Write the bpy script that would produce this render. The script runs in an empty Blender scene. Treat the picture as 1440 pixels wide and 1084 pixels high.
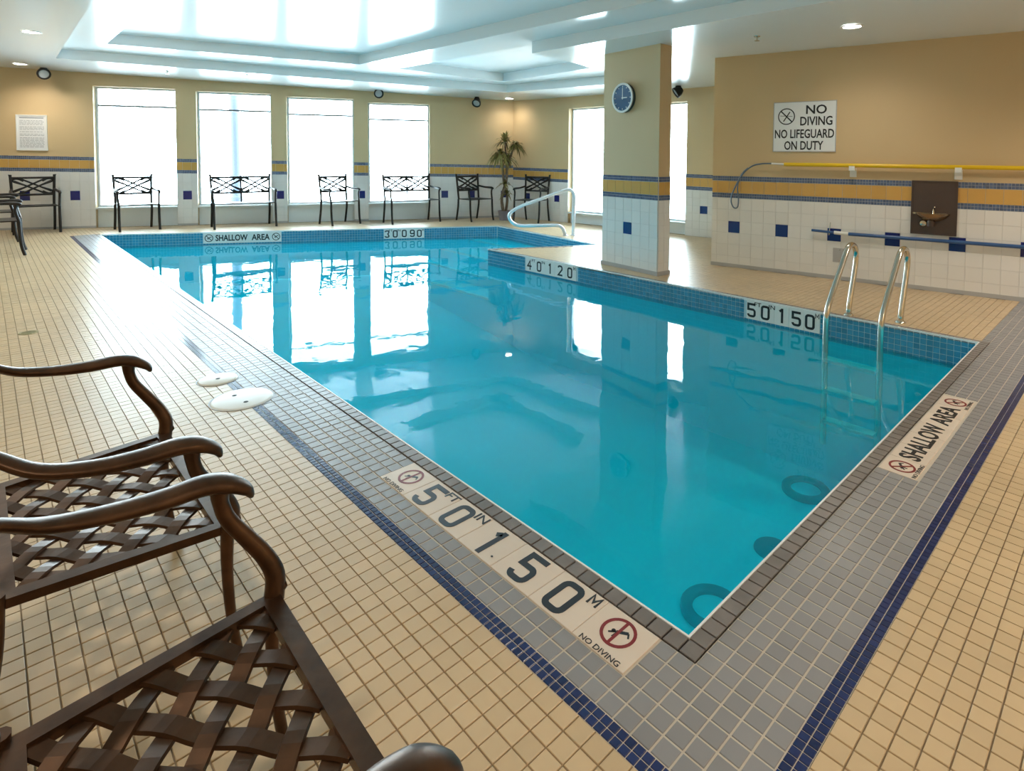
import bpy, bmesh, math, random
import numpy as np
from mathutils import Vector, Matrix
from mathutils.geometry import tessellate_polygon
random.seed(7); rng = np.random.default_rng(7)
SC = bpy.context.scene
COL = SC.collection

# ------------------------------------------------------------------ camera
CF, CCX, CCY = 826.3145, 800.0, 257.3          # focal length and optical axis (a shift lens), for 1440x1084
YAW, PITCH, ROLL = 0.786, 0.0439, -0.0082
CAM = Vector((-1.4251, -0.9119, 1.4))
_c, _s = math.cos(YAW), math.sin(YAW)
_r = Vector((_c, -_s, 0)); _f0 = Vector((_s, _c, 0)); _z = Vector((0, 0, 1))
FWD = _f0 * math.cos(PITCH) - _z * math.sin(PITCH)
_u2 = _f0 * math.sin(PITCH) + _z * math.cos(PITCH)
RGT = _r * math.cos(ROLL) - _u2 * math.sin(ROLL)
UPV = _r * math.sin(ROLL) + _u2 * math.cos(ROLL)
cd = bpy.data.cameras.new('camera'); cam = bpy.data.objects.new('camera', cd); COL.objects.link(cam)
cd.sensor_width = 36; cd.sensor_fit = 'HORIZONTAL'; cd.lens = CF / 1440 * 36
cd.shift_x = (720 - CCX) / 1440; cd.shift_y = (CCY - 542) / 1440
cd.clip_start = 0.05; cd.clip_end = 200
M = Matrix.Identity(4)
for i in range(3):
    M[i][0], M[i][1], M[i][2], M[i][3] = RGT[i], UPV[i], -FWD[i], CAM[i]
cam.matrix_world = M
SC.camera = cam

# ------------------------------------------------------------------ world, exposure
w = bpy.data.worlds.new('sky'); SC.world = w; w.use_nodes = True
bg = w.node_tree.nodes['Background']
bg.inputs[0].default_value = (0.74, 0.92, 1.0, 1); bg.inputs[1].default_value = 13.0
SC.view_settings.view_transform = 'Standard'; SC.view_settings.look = 'None'
SC.view_settings.gamma = 1.0; SC.view_settings.use_curve_mapping = False
SC.view_settings.exposure = 1.0
LAMP_W = 11.5                                   # watts of one ceiling downlight
LAMP_C = (1.0, 0.90, 0.76)

# ------------------------------------------------------------------ materials
def mat(name, col, rough=0.5, metal=0.0, spec=0.5, var=0.0, noise=None, bump=None, emit=None, coat=0.0):
    m = bpy.data.materials.new(name); m.use_nodes = True
    nt = m.node_tree; b = nt.nodes['Principled BSDF']
    b.inputs['Base Color'].default_value = (*col, 1)
    b.inputs['Roughness'].default_value = rough; b.inputs['Metallic'].default_value = metal
    b.inputs['Specular IOR Level'].default_value = spec
    b.inputs['Coat Weight'].default_value = coat; b.inputs['Coat Roughness'].default_value = 0.08
    last = None
    if var or noise:
        mix = nt.nodes.new('ShaderNodeHueSaturation'); mix.inputs['Color'].default_value = (*col, 1)
        val = None
        if var:
            g = nt.nodes.new('ShaderNodeNewGeometry'); oi = nt.nodes.new('ShaderNodeObjectInfo')
            a = nt.nodes.new('ShaderNodeMath'); a.operation = 'ADD'
            nt.links.new(g.outputs['Random Per Island'], a.inputs[0]); nt.links.new(oi.outputs['Random'], a.inputs[1])
            fr = nt.nodes.new('ShaderNodeMath'); fr.operation = 'FRACT'; nt.links.new(a.outputs[0], fr.inputs[0])
            mr = nt.nodes.new('ShaderNodeMapRange'); mr.inputs['To Min'].default_value = 1 - var; mr.inputs['To Max'].default_value = 1 + var
            nt.links.new(fr.outputs[0], mr.inputs['Value']); val = mr.outputs[0]
        if noise:
            sc, amt = noise
            tc = nt.nodes.new('ShaderNodeNewGeometry')
            nz = nt.nodes.new('ShaderNodeTexNoise'); nz.inputs['Scale'].default_value = sc; nz.inputs['Detail'].default_value = 4
            nt.links.new(tc.outputs['Position'], nz.inputs['Vector'])
            m2 = nt.nodes.new('ShaderNodeMapRange'); m2.inputs['From Min'].default_value = .3; m2.inputs['From Max'].default_value = .7
            m2.inputs['To Min'].default_value = 1 - amt; m2.inputs['To Max'].default_value = 1 + amt
            nt.links.new(nz.outputs['Fac'], m2.inputs['Value'])
            if val:
                mm = nt.nodes.new('ShaderNodeMath'); mm.operation = 'MULTIPLY'
                nt.links.new(val, mm.inputs[0]); nt.links.new(m2.outputs[0], mm.inputs[1]); val = mm.outputs[0]
            else: val = m2.outputs[0]
        nt.links.new(val, mix.inputs['Value']); nt.links.new(mix.outputs[0], b.inputs['Base Color'])
    if bump:
        sc, st, di = bump
        tc = nt.nodes.new('ShaderNodeNewGeometry')
        nz = nt.nodes.new('ShaderNodeTexNoise'); nz.inputs['Scale'].default_value = sc; nz.inputs['Detail'].default_value = 3
        nt.links.new(tc.outputs['Position'], nz.inputs['Vector'])
        bp = nt.nodes.new('ShaderNodeBump'); bp.inputs['Strength'].default_value = st; bp.inputs['Distance'].default_value = di
        nt.links.new(nz.outputs['Fac'], bp.inputs['Height']); nt.links.new(bp.outputs[0], b.inputs['Normal'])
    if emit:
        b.inputs['Emission Color'].default_value = (*emit[0], 1); b.inputs['Emission Strength'].default_value = emit[1]
    return m

def glass_mix(name, tint, ior, rough=0.0, bump=None, murk=None):
    """thin clear surface: tinted see-through, mirror reflection by Fresnel"""
    m = bpy.data.materials.new(name); m.use_nodes = True; nt = m.node_tree; nt.nodes.clear()
    out = nt.nodes.new('ShaderNodeOutputMaterial'); mx = nt.nodes.new('ShaderNodeMixShader')
    tr = nt.nodes.new('ShaderNodeBsdfTransparent'); tr.inputs[0].default_value = (*tint, 1)
    gl = nt.nodes.new('ShaderNodeBsdfGlossy'); gl.inputs['Roughness'].default_value = rough
    fr = nt.nodes.new('ShaderNodeFresnel'); fr.inputs['IOR'].default_value = ior
    if bump:
        tc = nt.nodes.new('ShaderNodeNewGeometry'); h = None
        for sc, amp in bump:
            nz = nt.nodes.new('ShaderNodeTexNoise'); nz.inputs['Scale'].default_value = sc; nz.inputs['Detail'].default_value = 2
            nz.inputs['Distortion'].default_value = .6
            nt.links.new(tc.outputs['Position'], nz.inputs['Vector'])
            k = nt.nodes.new('ShaderNodeMath'); k.operation = 'MULTIPLY'; k.inputs[1].default_value = amp
            nt.links.new(nz.outputs['Fac'], k.inputs[0])
            if h is None: h = k.outputs[0]
            else:
                a = nt.nodes.new('ShaderNodeMath'); nt.links.new(h, a.inputs[0]); nt.links.new(k.outputs[0], a.inputs[1]); h = a.outputs[0]
        bp = nt.nodes.new('ShaderNodeBump'); bp.inputs['Strength'].default_value = 1.0; bp.inputs['Distance'].default_value = 1.0
        nt.links.new(h, bp.inputs['Height']); nt.links.new(bp.outputs[0], gl.inputs['Normal']); nt.links.new(bp.outputs[0], fr.inputs['Normal'])
    body = tr.outputs[0]
    if murk:                                       # light scattered back by the water itself
        df = nt.nodes.new('ShaderNodeBsdfDiffuse'); df.inputs[0].default_value = (*murk[0], 1)
        m2 = nt.nodes.new('ShaderNodeMixShader'); m2.inputs[0].default_value = murk[1]
        nt.links.new(body, m2.inputs[1]); nt.links.new(df.outputs[0], m2.inputs[2]); body = m2.outputs[0]
    nt.links.new(fr.outputs[0], mx.inputs[0]); nt.links.new(body, mx.inputs[1]); nt.links.new(gl.outputs[0], mx.inputs[2])
    nt.links.new(mx.outputs[0], out.inputs[0])
    return m

MT = {}
MT['beige'] = mat('beige_tile', (.60, .44, .265), .33, var=.05, noise=(1.3, .07), bump=(60, .03, .001))
MT['grout'] = mat('beige_grout', (.36, .27, .17), .6)
MT['grey'] = mat('grey_tile', (.27, .262, .27), .34, var=.07, noise=(2, .06), bump=(60, .03, .001))
MT['grout_grey'] = mat('pale_grout', (.62, .55, .47), .6)
MT['coping'] = mat('coping_tile', (.20, .175, .165), .3, var=.10, noise=(9, .15))
MT['lip'] = mat('white_lip', (.85, .85, .85), .35)
MT['navy'] = mat('navy_tile', (.018, .03, .115), .18, var=.22)
MT['grout_white'] = mat('white_grout', (.70, .70, .72), .6)
MT['marker'] = mat('marker_tile', (.74, .62, .52), .3, var=.03)
MT['marker_white'] = mat('marker_white', (.80, .80, .78), .3, var=.02)
MT['ink'] = mat('black_ink', (.012, .012, .016), .4)
MT['red'] = mat('red_ink', (.22, .012, .012), .4)
MT['tan'] = mat('tan_paint', (.62, .455, .255), .55, noise=(.7, .03))
MT['white_tile'] = mat('white_wall_tile', (.78, .76, .74), .22, var=.025)
MT['wall_grout'] = mat('wall_grout', (.66, .645, .63), .6)
MT['orange'] = mat('ochre_tile', (.62, .36, .10), .25, var=.04)
MT['blue'] = mat('cobalt_tile', (.012, .018, .16), .15, var=.08)
MT['stripe'] = mat('slate_blue_mosaic', (.10, .14, .24), .2, var=.2)
MT['base'] = mat('grey_base', (.42, .42, .43), .45)
MT['ceil'] = mat('ceiling_paint', (.82, .86, .87), .17, spec=.5, bump=(1.2, .05, .01))
MT['basin'] = mat('pool_plaster', (.03, .86, 1.0), .6, noise=(1.5, .03))
MT['wl'] = mat('waterline_tile', (.05, .26, .42), .16, var=.16)
MT['wl_grout'] = mat('waterline_grout', (.42, .60, .68), .5)
MT['drain'] = mat('teal_drain', (.012, .10, .15), .5)
MT['water'] = glass_mix('water', (.22, .95, 1.0), 1.33, 0.0, [(1.6, .0030), (7, .0004)], ((.0, .72, 1.0), .25))
MT['glass'] = glass_mix('window_glass', (.97, .99, 1), 1.45, 0.0)
MT['frame'] = mat('window_frame', (.72, .77, .80), .35)
MT['transom'] = mat('transom_metal', (.16, .18, .19), .4)
MT['panel'] = mat('spandrel', (.80, .86, .90), .4)
MT['bronze'] = mat('bronze_metal', (.080, .038, .018), .36, metal=.7, noise=(14, .35), bump=(40, .25, .002))
MT['black'] = mat('black_iron', (.018, .014, .013), .4, metal=.3)
MT['steel'] = mat('steel', (.62, .58, .50), .18, metal=1.0)
MT['steel_white'] = mat('white_rail', (.70, .74, .80), .25, metal=.4)
MT['white'] = mat('white_plastic', (.80, .80, .78), .4)
MT['offwhite'] = mat('cream_plastic', (.72, .66, .56), .4)
MT['hole'] = mat('dark_hole', (.02, .02, .02), .6)
MT['yellow'] = mat('yellow_fibreglass', (.80, .52, .012), .3)
MT['hook'] = mat('grey_blue_hook', (.12, .17, .24), .35, metal=.4)
MT['bluepole'] = mat('blue_pole', (.035, .10, .27), .3)
MT['brown'] = mat('brown_panel', (.095, .066, .058), .35, metal=.3)
MT['bronze_bowl'] = mat('bronze_bowl', (.30, .20, .12), .25, metal=.8)
MT['sign'] = mat('sign_white', (.78, .80, .82), .35)
MT['paper'] = mat('paper', (.80, .80, .82), .4)
MT['print'] = mat('grey_print', (.32, .33, .36), .5)
MT['clockface'] = mat('clock_face', (.045, .12, .24), .2)
MT['clockdark'] = mat('clock_dark', (.03, .05, .06), .4)
MT['lens'] = mat('lamp_lens', (1, 1, 1), .4, emit=((1, .93, .82), 14))
MT['lampglass'] = mat('lamp_glass', (.45, .48, .5), .15)
MT['leaf'] = mat('leaf', (.20, .165, .045), .45, var=.3, noise=(6, .2))
MT['trunk'] = mat('trunk', (.17, .11, .07), .7, noise=(20, .3))
MT['pot'] = mat('pot', (.28, .24, .28), .5)
MT['soil'] = mat('soil', (.05, .035, .025), .9)
MT['post'] = mat('post_metal', (.014, .022, .045), .5)
MT['brass'] = mat('floor_drain_metal', (.30, .26, .11), .4, metal=.5)
MT['vent'] = mat('vent_metal', (.45, .47, .48), .4, metal=.2)

# ------------------------------------------------------------------ helpers
def link(name, me, m=None, parent=None, mw=None):
    o = bpy.data.objects.new(name, me); COL.objects.link(o)
    if m is not None and me is not None and not me.materials: me.materials.append(MT[m] if isinstance(m, str) else m)
    if parent is not None: o.parent = parent
    if mw is not None: o.matrix_local = mw
    return o
def tag(o, label=None, cat=None, group=None, kind=None):
    if label: o['label'] = label
    if cat: o['category'] = cat
    if group: o['group'] = group
    if kind: o['kind'] = kind
    return o
def empty(name, loc=(0, 0, 0), rz=0, mw=None):
    o = bpy.data.objects.new(name, None); COL.objects.link(o); o.empty_display_size = .1
    if mw is not None: o.matrix_world = mw
    else: o.location = loc; o.rotation_euler = (0, 0, rz)
    return o
def copy_tree(o, parent=None):
    c = o.copy(); COL.objects.link(c); c.parent = parent
    for ch in list(o.children): copy_tree(ch, c)
    return c
def mesh(name, verts, faces, smooth=False):
    me = bpy.data.meshes.new(name); me.from_pydata([tuple(v) for v in verts], [], faces); me.update()
    if smooth: me.polygons.foreach_set('use_smooth', [True] * len(me.polygons))
    return me
class MB:
    """collects shapes, then links them as one mesh"""
    def __init__(self): self.v = []; self.f = []; self.sm = []
    def add(self, v, f, smooth=False):
        n = len(self.v); self.v += [tuple(p) for p in v]; self.f += [[i + n for i in q] for q in f]; self.sm += [smooth] * len(f); return self
    def box(self, a, b, fr=None):
        (x0, y0, z0), (x1, y1, z1) = a, b
        v = [Vector((x, y, z)) for z in (z0, z1) for y in (y0, y1) for x in (x0, x1)]
        if fr is not None: v = [fr @ p for p in v]
        return self.add(v, [[0, 2, 3, 1], [4, 5, 7, 6], [0, 1, 5, 4], [2, 6, 7, 3], [0, 4, 6, 2], [1, 3, 7, 5]])
    def prism(self, poly, z0, z1, fr=None):
        n = len(poly); v = [Vector((x, y, z0)) for x, y in poly] + [Vector((x, y, z1)) for x, y in poly]
        if fr is not None: v = [fr @ p for p in v]
        f = [[i, (i + 1) % n, (i + 1) % n + n, i + n] for i in range(n)]
        tri = tessellate_polygon([[Vector((x, y, 0)) for x, y in poly]])
        f += [list(t)[::-1] for t in tri] + [[i + n for i in t] for t in tri]
        return self.add(v, f)
    def tube(self, pts, r, seg=8, smooth_n=0, ell=None, upv=None, caps=True):
        P = [Vector(p) for p in pts]; R = list(r) if hasattr(r, '__len__') else [r] * len(P)
        if smooth_n: P, R = catmull(P, R, smooth_n)
        n = len(P); rings = []; prev = None
        for i in range(n):
            t = (P[min(i + 1, n - 1)] - P[max(i - 1, 0)]).normalized()
            if prev is None:
                a = Vector(upv) if upv is not None else (Vector((0, 0, 1)) if abs(t.z) < .9 else Vector((1, 0, 0)))
            else: a = prev if upv is None else Vector(upv)
            b = t.cross(a)
            if b.length < 1e-6: b = t.orthogonal()
            b.normalize(); a = b.cross(t).normalized(); prev = a
            ex, ey = ell if ell else (1, 1)
            rings.append([P[i] + b * (math.cos(k * 2 * math.pi / seg) * R[i] * ex) + a * (math.sin(k * 2 * math.pi / seg) * R[i] * ey) for k in range(seg)])
        v = [p for q in rings for p in q]; f = []
        for i in range(n - 1):
            for k in range(seg):
                f.append([i * seg + k, i * seg + (k + 1) % seg, (i + 1) * seg + (k + 1) % seg, (i + 1) * seg + k])
        if caps: f += [list(range(seg))[::-1], [(n - 1) * seg + k for k in range(seg)]]
        return self.add(v, f, True)
    def lathe(self, prof, seg=20, fr=None, arc=2 * math.pi):
        v = []; n = len(prof); full = abs(arc - 2 * math.pi) < 1e-6; m = seg if full else seg + 1
        for k in range(m):
            a = arc * k / seg
            for r, z in prof:
                p = Vector((r * math.cos(a), r * math.sin(a), z)); v.append(fr @ p if fr is not None else p)
        f = []
        for k in range(seg):
            k2 = (k + 1) % m
            for i in range(n - 1): f.append([k * n + i, k2 * n + i, k2 * n + i + 1, k * n + i + 1])
        return self.add(v, f, True)
    def build(self, name, m, parent=None, mw=None):
        me = bpy.data.meshes.new(name); me.from_pydata(self.v, [], self.f); me.update()
        me.polygons.foreach_set('use_smooth', self.sm)
        if any(self.sm):
            try: me.set_sharp_from_angle(angle=math.radians(50))
            except Exception: pass
        return link(name, me, m, parent, mw)
def catmull(P, R, k):
    Q, S = [], []; n = len(P)
    for i in range(n - 1):
        p0, p1, p2, p3 = P[max(i - 1, 0)], P[i], P[i + 1], P[min(i + 2, n - 1)]
        for j in range(k):
            t = j / k
            Q.append(.5 * ((2 * p1) + (p2 - p0) * t + (2 * p0 - 5 * p1 + 4 * p2 - p3) * t * t + (3 * p1 - p0 - 3 * p2 + p3) * t ** 3))
            S.append(R[i] * (1 - t) + R[i + 1] * t)
    Q.append(P[-1]); S.append(R[-1]); return Q, S
def frame(O, U, V=(0, 0, 1)):
    """surface frame: U to the reader's right, V up, N = U x V out of the surface"""
    U = Vector(U).normalized(); V = Vector(V).normalized(); N = U.cross(V); m = Matrix.Identity(4)
    for i in range(3): m[i][0], m[i][1], m[i][2], m[i][3] = U[i], V[i], N[i], O[i]
    return m
def shown(p):
    v = Vector(p) - CAM; d = v.dot(FWD)
    if d < .1: return None
    return CCX + CF * v.dot(RGT) / d, CCY - CF * v.dot(UPV) / d, d
TM = {}
def tile_mesh(name, du, dv, dn, m, ch=.0012):
    key = (name, round(du, 4), round(dv, 4), round(dn, 4), m)
    if key not in TM:
        a, b = du / 2, dv / 2; c = min(ch, du * .1, dv * .1)
        v = [(-a, -b, 0), (a, -b, 0), (a, b, 0), (-a, b, 0), (-a, -b, dn - c), (a, -b, dn - c), (a, b, dn - c), (-a, b, dn - c),
             (-a + c, -b + c, dn), (a - c, -b + c, dn), (a - c, b - c, dn), (-a + c, b - c, dn)]
        f = [[8, 9, 10, 11]]
        for i in range(4):
            j = (i + 1) % 4; f += [[i, j, 4 + j, 4 + i], [4 + i, 4 + j, 8 + j, 8 + i]]
        me = mesh(name, v, f); me.materials.append(MT[m]); TM[key] = me
    return TM[key]
def pieces(parent, name, fr, rects, m, dn, base=0.0, limit=300, jit=.0):
    """rects (u0,u1,v0,v1[,mat]) on a frame: the largest shown ones become objects, the rest one 'stuff' part"""
    if not rects: return
    sized = []
    for q in rects:
        p = fr @ Vector(((q[0] + q[1]) / 2, (q[2] + q[3]) / 2, base)); s = shown(p)
        k = -1
        if s and -30 < s[0] < 1470 and -30 < s[1] < 1114:
            cosn = abs((p - CAM).normalized().dot(fr.col[2].to_3d())); k = (q[1] - q[0]) * (q[3] - q[2]) * cosn / s[2] ** 2
        sized.append((k, q))
    sized.sort(key=lambda t: -t[0])
    one = [q for k, q in sized[:limit] if k > 0] if len(rects) > limit else [q for k, q in sized]
    rest = [q for k, q in sized[len(one):]]
    for q in one:
        me = tile_mesh(name, q[1] - q[0], q[3] - q[2], dn, q[4] if len(q) > 4 else m)
        o = bpy.data.objects.new(name, me); COL.objects.link(o); o.parent = parent
        o.matrix_local = fr @ Matrix.Translation(((q[0] + q[1]) / 2, (q[2] + q[3]) / 2, base + (rng.random() - .5) * jit))
    bym = {}
    for q in rest: bym.setdefault(q[4] if len(q) > 4 else m, []).append(q[:4])
    for mm, qs in bym.items():
        A = np.array(qs); n = len(A); dz = base + (rng.random(n) - .5) * jit
        V = np.zeros((n, 8, 3))
        for i, (a, b, top) in enumerate([(0, 2, 0), (1, 2, 0), (1, 3, 0), (0, 3, 0), (0, 2, 1), (1, 2, 1), (1, 3, 1), (0, 3, 1)]):
            V[:, i, 0] = A[:, a]; V[:, i, 1] = A[:, b]; V[:, i, 2] = dz + top * dn
        F4 = np.array(fr); V = V.reshape(-1, 3) @ F4[:3, :3].T + F4[:3, 3]
        Q = np.array([[4, 5, 6, 7], [0, 1, 5, 4], [1, 2, 6, 5], [2, 3, 7, 6], [3, 0, 4, 7]])
        Fc = (np.arange(n)[:, None, None] * 8 + Q[None]).reshape(-1, 4)
        me = bpy.data.meshes.new(name + '_field'); me.vertices.add(len(V)); me.vertices.foreach_set('co', V.ravel())
        me.loops.add(Fc.size); me.loops.foreach_set('vertex_index', Fc.ravel().astype(np.int32))
        me.polygons.add(len(Fc)); me.polygons.foreach_set('loop_start', np.arange(0, Fc.size, 4, dtype=np.int32))
        me.update(calc_edges=True); me.validate(); me.shade_flat()
        o = link(name + '_field', me, mm, parent); o['kind'] = 'stuff'
def text_mesh(s, size, bold=0.0, ext=.0006, sx=1.0):
    cu = bpy.data.curves.new('t', 'FONT'); cu.body = s; cu.size = size; cu.offset = bold; cu.extrude = ext
    cu.align_x = 'CENTER'; cu.align_y = 'CENTER'; cu.resolution_u = 3
    o = bpy.data.objects.new('t', cu); COL.objects.link(o)
    dg = bpy.context.evaluated_depsgraph_get(); me = bpy.data.meshes.new_from_object(o.evaluated_get(dg))
    bpy.data.objects.remove(o); bpy.data.curves.remove(cu)
    me.materials.clear()
    xs = [v.co.x for v in me.vertices]; ys = [v.co.y for v in me.vertices]
    cx, cy = (min(xs) + max(xs)) / 2, (min(ys) + max(ys)) / 2
    for v in me.vertices: v.co.x = (v.co.x - cx) * sx; v.co.y -= cy
    return me
def text(name, s, size, m, parent, fr, u, v, n, bold=0.0, sx=1.0, width=None):
    me = text_mesh(s, size, bold, sx=sx)
    if width:
        xs = [q.co.x for q in me.vertices]; k = width / (max(xs) - min(xs))
        for q in me.vertices: q.co.x *= k
    return link(name, me, m, parent, fr @ Matrix.Translation((u, v, n)))
def stroke_mesh(paths, hw, ext=.0006):
    mb = MB()
    for path, closed in paths:
        P = [Vector(p) for p in path]; n = len(P); L, R = [], []
        for i in range(n):
            a = P[i - 1] if (i or closed) else None; b = P[(i + 1) % n] if (i < n - 1 or closed) else None
            d1 = (P[i] - a).normalized() if a is not None else None; d2 = (b - P[i]).normalized() if b is not None else None
            d1 = d1 or d2; d2 = d2 or d1
            n1, n2 = Vector((-d1.y, d1.x)), Vector((-d2.y, d2.x)); m = (n1 + n2); m = m / max(m.dot(n1), .35) * hw
            L.append(P[i] + m); R.append(P[i] - m)
        v = [(p.x, p.y, z) for z in (-ext, ext) for p in L + R]; f = []
        for i in range(n if closed else n - 1):
            j = (i + 1) % n; o = 2 * n
            f += [[i, n + i, n + j, j], [o + i, o + j, o + n + j, o + n + i], [i, j, o + j, o + i], [n + i, o + n + i, o + n + j, n + j]]
        if not closed: f += [[0, 2 * n, 3 * n, n], [n - 1, 2 * n - 1, 4 * n - 1, 3 * n - 1]]
        mb.add(v, f)
    me = bpy.data.meshes.new('numeral'); me.from_pydata(mb.v, [], mb.f); me.update(); return me
def arc(cx, cy, r, a0, a1, k=5): return [(cx + r * math.cos(math.radians(a0 + (a1 - a0) * i / k)), cy + r * math.sin(math.radians(a0 + (a1 - a0) * i / k))) for i in range(k + 1)]
def numeral(ch, size):
    h, w_, r = size * .36, size * .21, size * .13
    if ch == '0': p = [(arc(w_ - r, h - r, r, 0, 90) + arc(-w_ + r, h - r, r, 90, 180) + arc(-w_ + r, -h + r, r, 180, 270) + arc(w_ - r, -h + r, r, 270, 360), True)]
    elif ch == '1': p = [([(.04 * size, -h - size * .065), (.04 * size, h + size * .065)], False), ([(-.12 * size, h * .66), (.0 * size, h * .92)], False)]
    elif ch == '5': p = [([(w_ + .04 * size, h), (-w_, h), (-w_, h * .12)] + arc(w_ - r, h * .12 - r, r, 90, 0) + arc(w_ - r, -h + r, r, 0, -90) + arc(-w_ + r, -h + r, r, -90, -180), False)]
    elif ch == '4': p = [([(.08 * size, -h - size * .065), (.08 * size, h), (-w_ - .02 * size, -h * .3), (w_ + .06 * size, -h * .3)], False)]
    elif ch == 'M': p = [([(-w_ * 1.3, -h), (-w_ * 1.3, h), (0, -h * .35), (w_ * 1.3, h), (w_ * 1.3, -h)], False)]
    elif ch == '2': p = [(arc(-w_ + r, h - r, r, 180, 90) + arc(w_ - r, h - r, r, 90, 0) + [(w_, h * .25), (-w_, -h), (w_ + .05 * size, -h)], False)]
    elif ch == '3': p = [(arc(-w_ + r, h - r, r, 180, 90) + arc(w_ - r, h - r, r, 90, 0) + [(w_ * .4, .0)] + arc(w_ - r, -h + r, r, 0, -90) + arc(-w_ + r, -h + r, r, -90, -180), False)]
    elif ch == '9': p = [(arc(w_ - r, h - r, r, 0, 90) + arc(-w_ + r, h - r, r, 90, 180) + arc(-w_ + r, .05 * size + r * .2, r, 180, 270) + [(w_, 0)], True), ([(w_, h * .4)] + arc(w_ - r, -h + r, r, 0, -90) + arc(-w_ + r, -h + r, r, -90, -180), False)]
    return stroke_mesh(p, size * .068)
def ring_bar(mb, fr, u, v, r0, r1, n, h, seg=28):
    vv = []; f = []
    for k in range(seg):
        a = 2 * math.pi * k / seg; c, s = math.cos(a), math.sin(a)
        for r, z in ((r0, n), (r1, n), (r1, n + h), (r0, n + h)): vv.append(fr @ Vector((u + r * c, v + r * s, z)))
    for k in range(seg):
        k2 = (k + 1) % seg
        for i in range(4): f.append([k * 4 + i, k2 * 4 + i, k2 * 4 + (i + 1) % 4, k * 4 + (i + 1) % 4])
    mb.add(vv, f)
def bar2(mb, fr, p, q, wd, n, h):
    p, q = Vector(p), Vector(q); d = (q - p).normalized(); s = Vector((-d.y, d.x)) * wd / 2
    mb.prism([(p + s)[:], (p - s)[:], (q - s)[:], (q + s)[:]], n, n + h, fr)
def no_dive(parent, fr, u, v, r, n, ringm, swap=False):
    """no-diving emblem: ring, slash and a diving figure"""
    mb = MB(); ring_bar(mb, fr, u, v, r * .82, r, n, .0008)
    a = math.radians(135 if not swap else 90)
    bar2(mb, fr, (u + r * .9 * math.cos(a), v + r * .9 * math.sin(a)), (u - r * .9 * math.cos(a), v - r * .9 * math.sin(a)), r * .17, n, .0009)
    mb.build('ring_and_slash', ringm, parent)
    mb = MB()
    bar2(mb, fr, (u + r * .45, v + r * .32), (u - r * .12, v - r * .02), r * .2, n, .0006)
    bar2(mb, fr, (u - r * .12, v - r * .02), (u - r * .45, v - r * .30), r * .11, n, .0006)
    bar2(mb, fr, (u - r * .05, v - r * .02), (u - r * .10, v - r * .42), r * .11, n, .0006)
    bar2(mb, fr, (u + r * .45, v + r * .32), (u + r * .62, v + r * .05), r * .10, n, .0006)
    mb.prism([(u - r * .28 + r * .12 * math.cos(t), v - r * .05 + r * .12 * math.sin(t)) for t in [i * math.pi / 5 for i in range(10)]], n, n + .0006, fr)
    mb.build('diver_figure', 'ink', parent)

def zc(x, y): return 2.829 - .026 * x + .005 * y           # ceiling height
W_, WATER = 3.98, -0.215
TP = .0574                                                    # tile pitch on the deck
XA, YA = -(TP * 6 + .052), -(TP * 6 + .052)                   # outer lines of the grey border
P_BACK0, P_BACK1 = Vector((0, 11.9)), Vector((5.93, 8.45))
ALC1, ALC2 = Vector((5.54, 5.35)), Vector((3.98, 6.2))
POOL = [Vector((0, 0)), Vector((W_, 0)), ALC2, ALC1, P_BACK1, P_BACK0]
def inside(poly, x, y):
    c = False; n = len(poly)
    for i in range(n):
        a, b = poly[i], poly[i - 1]
        if (a.y > y) != (b.y > y) and x < (b.x - a.x) * (y - a.y) / (b.y - a.y) + a.x: c = not c
    return c
def grow(poly, d):
    n = len(poly); out = []
    for i in range(n):
        p0, p1, p2 = poly[i - 1], poly[i], poly[(i + 1) % n]
        d1 = (p1 - p0).normalized(); d2 = (p2 - p1).normalized()
        n1 = Vector((d1.y, -d1.x)); n2 = Vector((d2.y, -d2.x)); b = n1 + n2
        out.append(p1 + b * (d / (b.dot(n1))))
    return out

# ------------------------------------------------------------------ walls: frames
F0 = Vector((0, 13.2014, 0)); FU = Vector((1, -.4867, 0)); FL = FU.length
def fr_far(): return frame(F0, FU)                            # u = x * FL
R0y = 3.2
RU = Vector((.1594, -1, 0)); RFr = frame((5.8738 - .1594 * R0y, R0y, 0), RU)
SU = Vector((.0652, -1, 0)); SFr = frame((7.31, 9.64, 0), SU)  # wall at the right of the far corner
FFr = fr_far(); XL, YB = -3.2, -3.3

# ------------------------------------------------------------------ structure: floor
def holed(outer, holes, zf, flip=False):
    loops = [[Vector((p[0], p[1], 0)) for p in outer]] + [[Vector((p[0], p[1], 0)) for p in h] for h in holes]
    allp = [p for l in loops for p in l]; tri = tessellate_polygon(loops)
    f = []
    for t in tri:
        a, b, c = [allp[i] for i in t]; up = (b - a).cross(c - a).z > 0
        f.append(list(t) if up != flip else list(t)[::-1])
    return [(p.x, p.y, zf(p.x, p.y)) for p in allp], f
ROOM = [(XL, YB), (6.6, YB), (7.9, 3.2), (7.31, 9.64), (XL, 13.2014 - .4867 * XL)]
v, f = holed([(XL - .3, YB - .3), (8.2, YB - .3), (8.2, 9.6), (7.4, 10.2), (XL - .3, 15.2)], [[p[:] for p in POOL]], lambda x, y: -.006)
floor = tag(link('floor', mesh('floor', v, f), 'grout'), 'beige square-tiled deck around the pool', None, None, 'structure')
G = .004
def grid(x0, x1, y0, y1, px, py, keep):
    out = []
    nx, ny = int(math.ceil((x1 - x0) / px - 1e-6)), int(math.ceil((y1 - y0) / py - 1e-6))
    for i in range(nx):
        for j in range(ny):
            a, b = x0 + i * px, y0 + j * py
            if keep(a + px / 2, b + py / 2): out.append((a + G / 2, min(a + px, x1) - G / 2, b + G / 2, min(b + py, y1) - G / 2))
    return out
FLAT = frame((0, 0, 0), (1, 0, 0), (0, 1, 0))
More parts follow.
